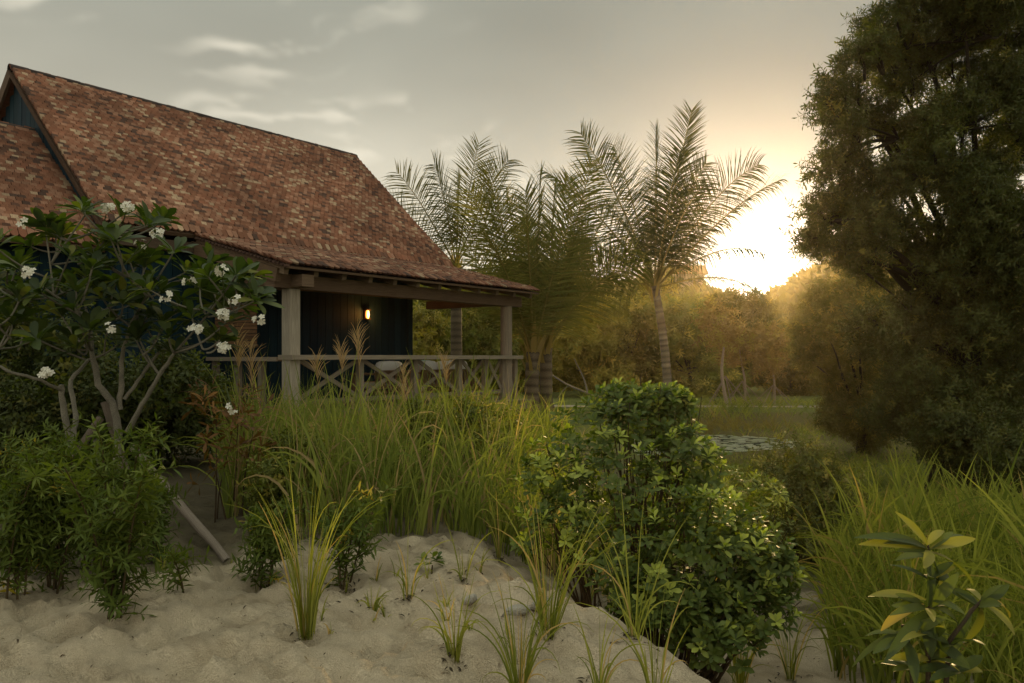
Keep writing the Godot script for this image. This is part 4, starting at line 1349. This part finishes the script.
func bushes() -> void:
	# the big bright shrub
	rng.seed = 900
	var bl := []
	for s in [[612, 440, 66, 44, 6.1], [655, 428, 46, 30, 6.3], [560, 486, 52, 44, 6.0], [625, 500, 76, 56, 5.8], [682, 470, 40, 40, 5.9], [560, 540, 44, 46, 5.7], [640, 560, 70, 50, 5.5], [700, 540, 56, 48, 5.4], [742, 560, 44, 46, 5.4], [628, 408, 36, 22, 6.2], [668, 405, 24, 16, 6.2], [765, 580, 30, 40, 5.3], [660, 590, 60, 30, 5.3], [700, 612, 50, 28, 5.2], [750, 612, 40, 30, 5.2], [650, 612, 40, 22, 5.15], [718, 640, 44, 22, 5.1]]:
		var c := px(s[0], s[1], s[4])
		bl.append([c, Vector3(s[2], s[3], s[2]) * float(s[4]) / F * 1.08, 92])
	rosette_bush("broadleaf_shrub", "big broadleaf shrub with fresh yellow-green tips on the sand's edge", on_ground(px(640, 600, 5.75).x, -5.75), bl, 0.082, 0.038, 300, 901, Color(0.040, 0.066, 0.015), Color(0.080, 0.115, 0.024), Color(0.25, 0.31, 0.06), 9)
	# lighter low shrub on its flank
	bl = []
	for s in [[740, 490, 36, 22, 6.9], [765, 500, 26, 20, 6.8], [715, 505, 30, 24, 6.9], [750, 520, 40, 26, 6.7]]:
		bl.append([px(s[0], s[1], s[4]), Vector3(s[2], s[3], s[2]) * float(s[4]) / F, 26])
	rosette_bush("light_shrub", "low yellow-green shrub peeping over the big broadleaf shrub", on_ground(px(745, 560, 6.9).x, -6.9), bl, 0.075, 0.024, 0, 902, Color(0.07, 0.10, 0.02), Color(0.12, 0.15, 0.03), Color(0.22, 0.25, 0.05), 9)
	# small-leaved dark shrub further down the slope
	rng.seed = 903
	bl = []
	for s in [[800, 465, 34, 30, 8.6], [830, 490, 30, 34, 8.6], [775, 490, 36, 34, 8.6], [810, 520, 40, 36, 8.4], [795, 555, 36, 34, 8.2], [835, 530, 20, 26, 8.4]]:
		bl.append([px(s[0], s[1], s[4]), Vector3(s[2], s[3], s[2]) * float(s[4]) / F, 210])
	leafy("small_leaved_shrub", "round small-leaved dark shrub on the meadow slope", "shrub", on_ground(px(800, 570, 8.5).x, -8.5), bl, "wide", 0.5, 0.0, mixed(Color(0.055, 0.07, 0.022), Color(0.10, 0.115, 0.035), Color(0.18, 0.18, 0.06), 0.1), M.leaf, 0.03, 0.3, Color(0.09, 0.07, 0.05), 904)
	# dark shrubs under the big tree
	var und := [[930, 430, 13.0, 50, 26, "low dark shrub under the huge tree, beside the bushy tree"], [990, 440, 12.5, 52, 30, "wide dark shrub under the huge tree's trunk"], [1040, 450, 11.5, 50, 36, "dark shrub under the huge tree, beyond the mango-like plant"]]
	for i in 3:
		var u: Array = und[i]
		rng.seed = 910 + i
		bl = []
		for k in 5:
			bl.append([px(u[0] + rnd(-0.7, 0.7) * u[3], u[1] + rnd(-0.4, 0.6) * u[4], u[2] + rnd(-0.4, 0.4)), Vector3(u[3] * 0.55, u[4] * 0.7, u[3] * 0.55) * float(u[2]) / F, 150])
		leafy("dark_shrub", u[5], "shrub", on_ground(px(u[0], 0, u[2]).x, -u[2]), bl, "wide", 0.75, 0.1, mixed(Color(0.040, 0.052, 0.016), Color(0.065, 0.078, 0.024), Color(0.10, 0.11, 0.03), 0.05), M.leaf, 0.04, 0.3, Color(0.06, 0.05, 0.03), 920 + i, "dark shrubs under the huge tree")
	# long-leaved shrub by the frangipani, orange flare tint mixed into its leaf colour
	bl = []
	for s in [[232, 410, 34, 30, 7.7], [215, 440, 28, 30, 7.6], [250, 440, 24, 34, 7.6], [230, 470, 36, 26, 7.5], [205, 405, 20, 20, 7.8]]:
		bl.append([px(s[0], s[1], s[4]), Vector3(s[2], s[3], s[2]) * float(s[4]) / F, 9])
	rosette_bush("flare_tinted_shrub", "shrub tinted brown partly by lens flare, with hanging star-like leaf whorls beside the frangipani", on_ground(px(230, 500, 7.7).x, -7.7), bl, 0.17, 0.036, 280, 930, Color(0.085, 0.05, 0.022), Color(0.15, 0.085, 0.032), Color(0.22, 0.13, 0.045), 7)
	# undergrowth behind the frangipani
	var ug := [[20, 430, 9.4, "tangle of shade shrubs under the wing wall"], [90, 420, 9.8, "dense shade shrub behind the frangipani's trunks"], [160, 410, 10.0, "shade shrub filling the gap beside the flare-tinted shrub"], [40, 340, 10.2, "tall shade shrub rising behind the frangipani crown"]]
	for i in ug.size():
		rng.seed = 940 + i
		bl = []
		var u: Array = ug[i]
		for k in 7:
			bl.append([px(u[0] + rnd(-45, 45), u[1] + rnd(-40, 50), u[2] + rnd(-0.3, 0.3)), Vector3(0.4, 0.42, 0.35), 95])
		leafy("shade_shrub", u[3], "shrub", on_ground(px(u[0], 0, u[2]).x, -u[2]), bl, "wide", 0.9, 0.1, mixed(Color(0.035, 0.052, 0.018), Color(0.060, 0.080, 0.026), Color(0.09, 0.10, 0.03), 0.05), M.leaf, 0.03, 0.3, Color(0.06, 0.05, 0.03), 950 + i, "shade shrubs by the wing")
	var wd := [[296, 452, 7.6, 30, 44, "upright green weed with small leaves before the square post"], [262, 500, 7.3, 26, 30, "weed with small leaves at the foot of the flare-tinted shrub"], [478, 430, 8.6, 34, 34, "yellowish weed with small leaves beside the big shrub"], [425, 440, 9.0, 26, 30, "weed with small leaves in the middle of the grass bank"]]
	for i in wd.size():
		var u: Array = wd[i]
		rng.seed = 980 + i
		bl = []
		for k in 6:
			bl.append([px(u[0] + rnd(-0.7, 0.7) * u[3], u[1] + rnd(-0.8, 0.9) * u[4], u[2] + rnd(-0.2, 0.2)), Vector3(u[3] * 0.4, u[4] * 0.35, u[3] * 0.4) * float(u[2]) / F, 42])
		leafy("leafy_weed", u[5], "weed", on_ground(px(u[0], 0, u[2]).x, -u[2]), bl, "wide", 0.55, 0.0, mixed(Color(0.06, 0.085, 0.02), Color(0.12, 0.15, 0.035), Color(0.2, 0.2, 0.05), 0.1), M.leaf, 0.02, 0.3, Color(0.14, 0.11, 0.06), 990 + i, "weeds in the grass bank")
	# herbs with feathery leaves on the sand's left edge
	var hb := [[15, 600, 0.92, "leafy green herb with thin leaflets under the frangipani's low branch", 5], [52, 590, 0.95, "tall bushy herb of thin leaflets, two stems", 6], [118, 616, 1.02, "herb with thin leaflets bordering the open sand, drooping lower leaves", 6], [95, 570, 0.8, "bright herb in front of the frangipani's thicker trunk", 6], [160, 560, 0.72, "herb of thin leaflets just behind the foot of the long prop", 5], [190, 600, 0.28, "tiny seedling herb on the bare sand", 1], [262, 585, 0.72, "slender herb between the long prop and the tall sand tuft", 4], [350, 582, 0.62, "slender brown-stemmed herb behind the tall sand tuft", 3], [30, 560, 1.0, "herb with thin leaflets between the frangipani and the wing wall", 6]]
	for i in hb.size():
		var h: Array = hb[i]
		rng.seed = 960 + i
		var base := ground_px(h[0], h[1])
		var t := thing("feathery_herb", h[3], "herb", base, "thin-leafleted herbs on the sand")
		var xs := []
		var cs := []
		for k in int(h[4]):
			var yaw := rnd(0, TAU)
			var L: float = h[2] * rnd(0.75, 1.1)
			var pts := arc(Vector3(rnd(-0.06, 0.06), -0.03, rnd(-0.06, 0.06)), yaw, rnd(0.05, 0.35), rnd(0.1, 0.5), L, 7)
			var b := MB.new()
			b.tube(pts, [0.008, 0.0075, 0.007, 0.006, 0.006, 0.005, 0.004, 0.003], 5, [Color(0.12, 0.09, 0.045)])
			put("stem", b.made(), M.bark, t)
			var n := int(26 * L) + 5
			for q in n:
				var f := pow(rng.randf(), 0.6)
				var p: Vector3 = pts[int(f * 6.99)].lerp(pts[int(f * 6.99) + 1], rng.randf())
				var o := rdir()
				o.y = absf(o.y) * 0.5 + 0.15
				xs.append(Transform3D(basis_y(o, UPV).scaled(Vector3.ONE * rnd(0.6, 1.05)), p))
				var c := Color(0.045, 0.075, 0.015).lerp(Color(0.10, 0.14, 0.025), rng.randf() * (0.35 + 0.65 * f))
				if rng.randf() < 0.02: c = Color(0.30, 0.26, 0.04)
				cs.append(c)
		many("foliage", SPRIG["herb"], M.leaf, t, xs, cs).set_meta("kind", "stuff")

func mango() -> void:
	rng.seed = 1001
	var D := 3.55
	var base := on_ground(px(930, 683, D).x, -D)
	var t := thing("mango_sapling", "mango-like sapling with long drooping yellow-edged leaves in the meadow grass", "sapling", base)
	var P := func(x: float, y: float, dd := 0.0) -> Vector3: return px(x, y, D + dd) - base
	var stems := [[P.call(925, 700), P.call(928, 640), P.call(930, 590), P.call(928, 545)], [P.call(926, 690), P.call(950, 640), P.call(972, 610), P.call(985, 598)], [P.call(925, 690), P.call(910, 650), P.call(903, 625)]]
	for s in stems:
		var b := MB.new()
		s[0] = Vector3(0, -0.05, 0)
		b.tube(s, [0.014, 0.011, 0.009, 0.006].slice(0, s.size()), 7, [Color(0.10, 0.075, 0.05)])
		put("stem", b.made(), M.bark, t)
	# leaves: from x, y to x, y, width in pixels, tone
	var L := [[928, 548, 880, 556, 16, 2], [928, 546, 905, 530, 12, 2], [928, 545, 950, 532, 13, 2], [930, 548, 986, 556, 15, 2], [930, 552, 990, 590, 18, 2], [930, 556, 948, 600, 16, 0], [928, 556, 896, 572, 14, 1], [930, 550, 965, 540, 12, 1], [928, 558, 934, 612, 16, 0],
		[926, 600, 868, 606, 17, 2], [924, 604, 880, 640, 18, 3], [926, 612, 930, 660, 18, 0], [930, 606, 975, 640, 17, 1], [928, 610, 900, 662, 17, 0], [928, 600, 955, 625, 14, 1], [905, 630, 858, 672, 18, 1], [905, 634, 880, 668, 15, 0], [906, 640, 918, 690, 16, 0],
		[975, 608, 1018, 610, 12, 1], [980, 602, 1008, 590, 12, 1], [980, 606, 990, 648, 14, 2], [984, 604, 1012, 642, 12, 2], [972, 610, 960, 655, 14, 0], [982, 602, 962, 588, 11, 2], [930, 640, 966, 680, 17, 0], [926, 645, 890, 690, 16, 1], [985, 600, 1022, 625, 12, 3]]
	var tone := [Color(0.040, 0.060, 0.018), Color(0.065, 0.088, 0.022), Color(0.16, 0.165, 0.035), Color(0.26, 0.20, 0.035)]
	var mats := []
	for c in tone:
		var m: StandardMaterial3D = M.glossleaf.duplicate()
		m.albedo_color = (c * LUSH).linear_to_srgb()
		mats.append(m)
	for w in [[929, 550, 8, 52], [927, 608, 8, 52], [906, 636, 7, 50], [978, 606, 8, 42], [930, 660, 8, 55], [950, 645, 6, 45], [929, 580, 8, 44], [932, 635, 8, 48], [915, 670, 7, 46], [960, 672, 7, 46]]:
		for k in int(w[2]):
			var a := rnd(-0.35, PI + 0.35)
			var r: float = w[3] * rnd(0.55, 1.05)
			L.append([w[0], w[1], w[0] + cos(a) * r, w[1] + sin(a) * r * 0.7 - 6.0, rnd(11, 17), [0, 0, 1, 1, 1, 2][rng.randi() % 6]])
	for l in L:
		var dz := rnd(-0.12, 0.12)
		var a: Vector3 = P.call(l[0], l[1])
		var e: Vector3 = P.call(l[2], l[3], dz * 2.0)
		var y := e - a
		var b := MB.new()
		var up := (UPV * 0.8 + Vector3(0, 0, 0.6) + rdir() * 0.35)
		b.leaf(Transform3D(basis_y(y + UPV * 0.10, up), a), y.length() * rnd(0.85, 1.1), l[4] * D / F * 0.72, 10, rnd(0.25, 0.45), rnd(0.35, 0.95), Color.WHITE * rnd(0.85, 1.15), 2)
		put("leaf", b.made(), mats[l[5]], t)

# ---------------------------------------------------------------- grass
func tuft(label: String, at: Vector3, n: int, h: float, spread: float, seed_: int, young: float, group := "grass tufts on the sand") -> void:
	rng.seed = seed_
	var t := thing("grass_tuft", label, "grass tuft", at, group)
	for k in n:
		var yaw := rnd(0, TAU)
		var L := h * (0.25 + 0.85 * pow(rng.randf(), 0.8))
		var b := MB.new()
		var r := rnd(0, 0.03) * (0.5 + h)
		var pts := arc(Vector3(cos(yaw) * r, -0.02, sin(yaw) * r), yaw + rnd(-0.5, 0.5), rnd(0.02, 0.32) * spread, (rnd(0.0, 0.9) if rng.randf() < 0.6 else rnd(1.0, 2.8)) * spread, L, 10)
		var c := Color(0.085, 0.120, 0.022).lerp(Color(0.27, 0.30, 0.07), rng.randf() * young)
		if rng.randf() < 0.14: c = Color(0.33, 0.26, 0.12)
		b.blade(pts, rnd(0.005, 0.011), Vector3(cos(yaw + 1.2), 0.2, sin(yaw + 1.2)), c, c)
		put("blade", b.made(), M.grass, t)

func plume(label: String, at: Vector3, top: Vector3, seed_: int) -> void:
	rng.seed = seed_
	var t := thing("plume_reed", label, "reed", at, "flowering reeds before the veranda")
	var e := top - at
	var pts := []
	for i in 10:
		var f := i / 9.0
		pts.append(e * f + Vector3(0.05 * sin(f * 2.0), -0.03 if i == 0 else 0.0, 0))
	var b := MB.new()
	b.tube(pts, [0.006, 0.006, 0.0055, 0.005, 0.005, 0.0045, 0.004, 0.003, 0.0025, 0.002], 5, [Color(0.22, 0.19, 0.08)])
	put("stalk", b.made(), M.grass, t)
	b = MB.new()
	var L := e.length()
	for k in 44:
		var f := rnd(0.70 + 0.08 * (seed_ % 3), 1.0)
		var p := e * f + Vector3(0.05 * sin(f * 2.0), 0, 0)
		var yaw := rnd(0, TAU)
		b.blade(arc(p, yaw, rnd(0.15, 0.4), rnd(0.3, 1.0), rnd(0.08, 0.20) * (1.35 - f) * 3.0, 4), 0.006, Vector3(cos(yaw + 1.5), 0.1, sin(yaw + 1.5)), Color(0.30, 0.235, 0.16), Color(0.30, 0.235, 0.16))
	put("plume", b.made(), M.grass, t)

func grasses() -> void:
	# --- tufts standing on the sand
	var T := [
		[306, 632, 64, 1.02, 0.6, "tall green tuft alone on the open sand, roots in a dark hollow", 1.0], [372, 608, 16, 0.22, 1.2, "short yellow tuft next to the tall lone tuft", 1.0], [408, 596, 9, 0.55, 0.9, "thin tuft in front of the tall grass bank", 0.8],
		[455, 655, 22, 0.36, 1.1, "pale straw tuft at the foot of the sand hump", 1.0], [548, 640, 34, 0.62, 1.1, "wide tuft on the crest of the sand hump", 0.9], [520, 690, 30, 0.40, 1.2, "dark green tuft low on the sand hump", 0.5],
		[500, 560, 14, 0.55, 0.8, "tuft at the big shrub's sandy corner", 0.8], [590, 600, 16, 0.60, 1.0, "tuft arching before the big shrub's stems", 0.9], [635, 640, 18, 0.55, 1.1, "tuft on the sand below the big shrub", 0.9],
		[690, 660, 16, 0.62, 1.1, "arching tuft under the big shrub's flank", 1.0], [740, 690, 26, 0.62, 1.0, "tuft of long curved blades at the sand's lower edge", 1.0], [790, 680, 16, 0.55, 1.0, "upright tuft beside the low sandy gully", 0.8],
		[600, 690, 14, 0.30, 1.2, "small tuft on the lowest sand", 0.9], [345, 590, 5, 0.15, 1.0, "tiny sprout behind the short yellow tuft", 0.9], [570, 560, 12, 0.62, 0.8, "tall thin tuft poking from the big shrub", 0.8], [655, 700, 16, 0.42, 1.1, "tuft with bent blades on the gully lip", 0.9], [465, 580, 8, 0.3, 1.0, "sparse tuft where the sand meets the tall grass", 0.6]]
	for i in T.size():
		var q: Array = T[i]
		var big: float = 1.45 if q[0] > 440 else 1.0
		tuft(q[5], ground_px(q[0], minf(q[1], 700)), int(q[2] * (0.5 + 0.65 * big)), q[3] * big, q[4] * 0.9, 1200 + i, q[6])
	rng.seed = 1230
	var spots := []
	for k in 22: spots.append([rnd(150, 560), rnd(560, 640), rnd(0.08, 0.24)])
	for k in spots.size():
		tuft("small green sprout scattered on the bare sand", ground_px(spots[k][0], spots[k][1]), 7, spots[k][2], 1.1, 1600 + k, 0.9, "small sprouts on the sand")
	var sd := ground_px(432, 570)
	rosette_bush("seedling", "small broad-leaved seedling on the sand before the tall grass", sd, [[sd + Vector3(0, 0.07, 0), Vector3(0.1, 0.05, 0.08), 5]], 0.085, 0.04, 60, 1250, Color(0.04, 0.07, 0.015), Color(0.07, 0.11, 0.02), Color(0.15, 0.19, 0.04), 5)
	for i in 3:
		var sp := ground_px([516, 541, 470][i], [612, 606, 596][i])
		rng.seed = 1270 + i
		var so := thing("half_buried_stone", ["flat pale stone half buried on the sand hump", "rounded pale stone beside the flat one on the sand hump", "small pale stone where the sand meets the grass bank"][i], "stone", sp)
		var st := MB.new()
		cushion(st, Vector3.ZERO, Vector3(0.07 - 0.015 * i, 0.012, 0.02), Vector3(0.01, 0.03, 0.01), Vector3(-0.02, 0.0, 0.05), Color(0.60, 0.55, 0.46))
		for q in st.v.size(): st.v[q] += Vector3.ONE * lumps.get_noise_3dv(st.v[q] * 14.0 + sp) * 0.03
		put("stone", st.made(), M.sand, so)
	# --- flowering reeds
	var R := [[352, 330, 8.2, "reed with full tan plume against the dark veranda wall"], [336, 350, 8.3, "reed with bent plume beside the tall plume"], [245, 345, 8.2, "reed whose plume leans over the side rail"], [232, 335, 8.6, "thin reed next to the frangipani's outer flowers"], [312, 362, 8.4, "short reed at the foot of the square veranda post"], [398, 372, 8.8, "reed before the armchair"], [440, 360, 9.4, "reed in front of the long sofa"]]
	for i in R.size():
		var r: Array = R[i]
		var top := px(r[0], r[1], r[2])
		plume(r[3], on_ground(top.x + 0.1, top.z), top, 1300 + i)
	# --- tall grass bank before the veranda
	rng.seed = 1400
	var sets := []
	var tint := []
	for k in BL.size():
		sets.append([])
		tint.append([])
	for k in 2300:
		var d := rnd(6.9, 12.2)
		var xp := rnd(225, 560) if rng.randf() < 0.9 else rnd(480, 620)
		var x := (xp - 512.0) / F * d
		if d < 7.6 and xp < 290: continue
		if inside_house(x, -d): continue
		var hmax := (1.46 - 0.06 * (d - 7.0)) * (1.0 if xp < 470 else lerpf(1.0, 0.7, (xp - 470) / 120.0))
		hmax *= 0.82 + 0.35 * lumps.get_noise_2d(x * 2.0, d * 2.0)
		var s := hmax * rnd(0.55, 1.22)
		var q := rng.randi() % BL.size()
		sets[q].append(Transform3D(Basis(UPV, rnd(0, TAU)).scaled(Vector3(0.6 + 0.4 * s, s, 0.6 + 0.4 * s)), on_ground(x, -d, 0.02)))
		var c := Color(0.080, 0.120, 0.025).lerp(Color(0.19, 0.235, 0.06), rng.randf())
		if rng.randf() < 0.17: c = Color(0.30, 0.25, 0.15) * rnd(0.6, 1.1)
		tint[q].append(c)
	var tg := thing("tall_grass", "tall arching grass growing in front of the veranda", "grass")
	tg.set_meta("kind", "stuff")
	for q in BL.size():
		many("blades", BL[q], M.grass, tg, sets[q], tint[q]).set_meta("kind", "stuff")
	# --- meadow and banks
	sets = []
	tint = []
	for k in BL.size():
		sets.append([])
		tint.append([])
	for k in 33000:
		var f := rng.randf()
		var d := 3.2 + 32.0 * pow(f, 1.25)
		var x := rnd(-0.1, 0.92) * d
		if d > 11.0 and rng.randf() < 0.35: x = rnd(-0.25, 0.3) * d
		if x < edge_x(d) + 1.15 + (1.1 if d < 7.5 else 0.0): continue
		if d < 8.4 and x / d < 0.40 + 0.03 * lumps.get_noise_2d(x * 3.0, d * 3.0): continue
		if pond_f(x, -d) < 1.16: continue
		if absf(d - 32.6 + 0.25 * sin(x * 0.35)) < 0.75: continue
		var near := ss(12.0, 7.0, d)
		var s := lerpf(0.42, 0.85, near) * rnd(0.6, 1.25) * (0.7 + 0.8 * maxf(0.0, lumps.get_noise_2d(x * 1.1, d * 1.1) + 0.3))
		if d < 4.6: s = minf(s, 0.6)
		if d > 28.5 and d < 32.0: s = rnd(0.3, 0.6)
		if d > 13.0 and d < 25.5 and x > 1.0: s *= lerpf(0.32, 0.8, ss(2.0, 5.0, pond_f(x, -d)))
		var q := rng.randi() % BL.size()
		var wd := s * (1.0 + d * 0.05)
		sets[q].append(Transform3D(Basis(UPV, rnd(0, TAU)).scaled(Vector3(wd, s, wd)), on_ground(x, -d, 0.02)))
		var c := Color(0.080, 0.115, 0.020).lerp(Color(0.23, 0.27, 0.055), clampf(rng.randf() * 0.7 + lumps.get_noise_2d(x * 0.8, d * 0.8) * 0.9 + 0.15, 0, 1))
		if rng.randf() < 0.06: c = Color(0.24, 0.20, 0.08)
		if d > 28.5 and d < 30.2: c = c.lerp(Color(0.16, 0.11, 0.045), 0.6)
		tint[q].append(c)
	var mg := thing("meadow_grass", "green meadow grass between the shrubs and the pond banks", "grass")
	mg.set_meta("kind", "stuff")
	for q in BL.size():
		many("blades", BL[q], M.grass, mg, sets[q], tint[q]).set_meta("kind", "stuff")
	# --- litter on the sand
	rng.seed = 1500
	var lb := MB.new()
	lb.leaf(Transform3D(Basis(Vector3.RIGHT, -PI * 0.5), Vector3.ZERO), 1.0, 0.3, 3, 0.3, 0.6, Color.WHITE, 0)
	var lm := lb.made()
	var xs := []
	var cs := []
	for k in 9000:
		var x := rnd(-5.0, 2.6)
		var d := rnd(3.6, 7.6)
		var dens := ss(5.4, 6.8, d) * 0.9 + 0.22 + 0.5 * maxf(0.0, lumps.get_noise_2d(x * 3.0, d * 3.0))
		for q in T:
			pass
		if rng.randf() > dens: continue
		xs.append(Transform3D(Basis.from_euler(Vector3(rnd(-0.3, 0.3), rnd(0, TAU), rnd(-0.3, 0.3))).scaled(Vector3.ONE * rnd(0.008, 0.024) * (2.2 if rng.randf() < 0.12 else 1.0)), on_ground(x, -d, -0.003)))
		cs.append(Color(0.06, 0.045, 0.028).lerp(Color(0.20, 0.15, 0.08), pow(rng.randf(), 2.0)))
	for i in T.size():
		var p := ground_px(T[i][0], minf(T[i][1], 700))
		for k in 46:
			var a := rnd(0, TAU)
			var r := absf(rng.randfn()) * 0.08
			xs.append(Transform3D(Basis.from_euler(Vector3(rnd(-0.4, 0.4), rnd(0, TAU), rnd(-0.4, 0.4))).scaled(Vector3.ONE * rnd(0.015, 0.05)), on_ground(p.x + cos(a) * r, p.z + sin(a) * r, -0.003)))
			cs.append(Color(0.045, 0.035, 0.022))
	var li := many("leaf_litter", lm, M.litter, self, xs, cs)
	meta(li, "dry leaf scraps scattered over the sand", "litter", "", "stuff")

func inside_house(x: float, z: float) -> bool:
	var p := Vector3(x, 0, z) - Vector3(h0.x, 0, h0.z)
	var u := p.dot(hd)
	var v := p.dot(hn)
	return u > -2.2 and u < 6.6 and v < 0.42

# ---------------------------------------------------------------- materials
func materials() -> void:
	var grit := grain_image(512, 512, 14.0, 14.0, 0.84, 1.0, 3, 5)
	var fine := grain_image(512, 512, 20.0, 20.0, 0.0, 1.0, 4, 5)
	var wood := grain_image(256, 512, 1.2, 34.0, 0.62, 1.0, 8, 5)
	var m := mat("sand", 0.95, 0.2)
	m.albedo_texture = grit
	m.uv1_triplanar = true
	m.uv1_world_triplanar = true
	m.uv1_scale = Vector3.ONE * 1.3
	m.heightmap_enabled = true
	m.heightmap_texture = fine
	m.heightmap_scale = 2.0
	m = mat("tile", 0.9, 0.25)
	m.albedo_texture = grain_image(256, 256, 6.0, 6.0, 0.8, 1.0, 5, 4)
	m.uv1_scale = Vector3.ONE * 0.8
	m = mat("wood", 0.85, 0.25)
	m.albedo_texture = wood
	m.uv1_scale = Vector3(0.35, 2.2, 1)
	m.heightmap_enabled = true
	m.heightmap_texture = wood
	m.heightmap_scale = 0.25
	m = mat("postwood", 0.85, 0.25)
	m.albedo_texture = wood
	m.uv1_scale = Vector3(0.3, 1.5, 1)
	m.heightmap_enabled = true
	m.heightmap_texture = wood
	m.heightmap_scale = 0.4
	m = mat("paint", 0.7, 0.3)
	m.albedo_texture = wood
	m.uv1_scale = Vector3(0.25, 1.4, 1)
	m = mat("bark", 0.9, 0.2)
	m.albedo_texture = grain_image(256, 256, 9.0, 4.0, 0.68, 1.0, 6, 4)
	m.uv1_scale = Vector3(2.5, 1, 1)
	mat("plain", 0.9, 0.2)
	mat("litter", 0.9, 0.2)
	m = mat("cloth", 0.95, 0.2)
	leafmat("leaf", 0.6, 0.3, Color(0.86, 0.90, 0.35))
	leafmat("glossleaf", 0.5, 0.36, Color(0.80, 0.88, 0.30))
	leafmat("frond", 0.65, 0.28, Color(0.66, 0.70, 0.28))
	mat("pad", 0.3, 0.5)
	leafmat("grass", 0.55, 0.35, Color(0.90, 0.92, 0.40))
	m = leafmat("petal", 0.6, 0.3, Color(0.7, 0.68, 0.6))
	m.albedo_color = Color(0.80, 0.77, 0.66).linear_to_srgb()
	m = mat("water", 0.16, 0.5)
	m.heightmap_enabled = true
	m.heightmap_texture = grain_image(256, 256, 5.0, 5.0, 0.0, 1.0, 9, 3)
	m.heightmap_scale = 3.0
	m.uv1_triplanar = true
	m.uv1_world_triplanar = true
	m.uv1_scale = Vector3.ONE * 0.4
	m = mat("glow", 0.4, 0.4)
	m.emission_enabled = true
	m.emission = Color(1.0, 0.55, 0.2)
	m.emission_energy_multiplier = 1.3

func _ready() -> void:
	# ---- camera, sky, sun, exposure
	var cam := Camera3D.new()
	cam.name = "camera"
	cam.projection = Camera3D.PROJECTION_FRUSTUM
	cam.near = 0.1
	cam.far = 1500.0
	cam.size = 2.0 * 0.1 * 341.5 / F
	cam.frustum_offset = Vector2(0, 0.1 * (HORIZON - 341.5) / F)
	cam.position = Vector3(0, EYE, 0)
	add_child(cam)
	cam.current = true
	var sun_dir := Vector3((752.0 - 512.0) / F, (HORIZON - 266.0) / F, -1.0).normalized()
	var env := Environment.new()
	env.background_mode = Environment.BG_SKY
	env.sky = Sky.new()
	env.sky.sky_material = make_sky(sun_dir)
	env.tonemap_mode = Environment.TONE_MAPPER_LINEAR
	env.tonemap_exposure = 1.35
	env.sdfgi_enabled = true
	env.ssao_enabled = true
	env.ssil_enabled = true
	env.volumetric_fog_enabled = true
	env.volumetric_fog_density = 0.00028
	env.volumetric_fog_albedo = Color(1.0, 0.93, 0.80)
	env.volumetric_fog_anisotropy = 0.85
	var we := WorldEnvironment.new()
	we.name = "world_environment"
	we.environment = env
	add_child(we)
	var sun := DirectionalLight3D.new()
	sun.name = "sun"
	sun.light_energy = 1.35
	sun.light_color = Color(1.0, 0.84, 0.58)
	sun.light_angular_distance = 3.0
	sun.shadow_enabled = true
	add_child(sun)
	var lit := Vector3(sun_dir.x, 0, sun_dir.z).normalized() * cos(deg_to_rad(8.0)) + UPV * sin(deg_to_rad(8.0))
	sun.look_at_from_position(lit * 100.0, Vector3.ZERO)
	# ---- ground and setting
	lumps.seed = 2
	lumps.frequency = 1.0
	lumps.fractal_octaves = 3
	hillnoise.seed = 8
	hillnoise.frequency = 0.03
	materials()
	make_shared()
	var a := deg_to_rad(HA)
	hd = Vector3(sin(a), 0, -cos(a))
	hn = Vector3(cos(a), 0, sin(a))
	h0 = px(291, HORIZON, 13.3)
	var holes := []
	rng.seed = 77
	for q in TUFTS:
		var g := ground_px(q[0], q[1])
		holes.append(Vector3(g.x, rnd(0.7, 1.3), g.z))
	for k in 26: holes.append(Vector3(rnd(-3.6, 1.0), rnd(0.5, 1.0), -rnd(3.9, 6.4)))
	hollows = holes
	terrain()
	water()
	house()
	hill_houses()
	trees()
	palms()
	plumeria()
	bushes()
	mango()
	grasses()
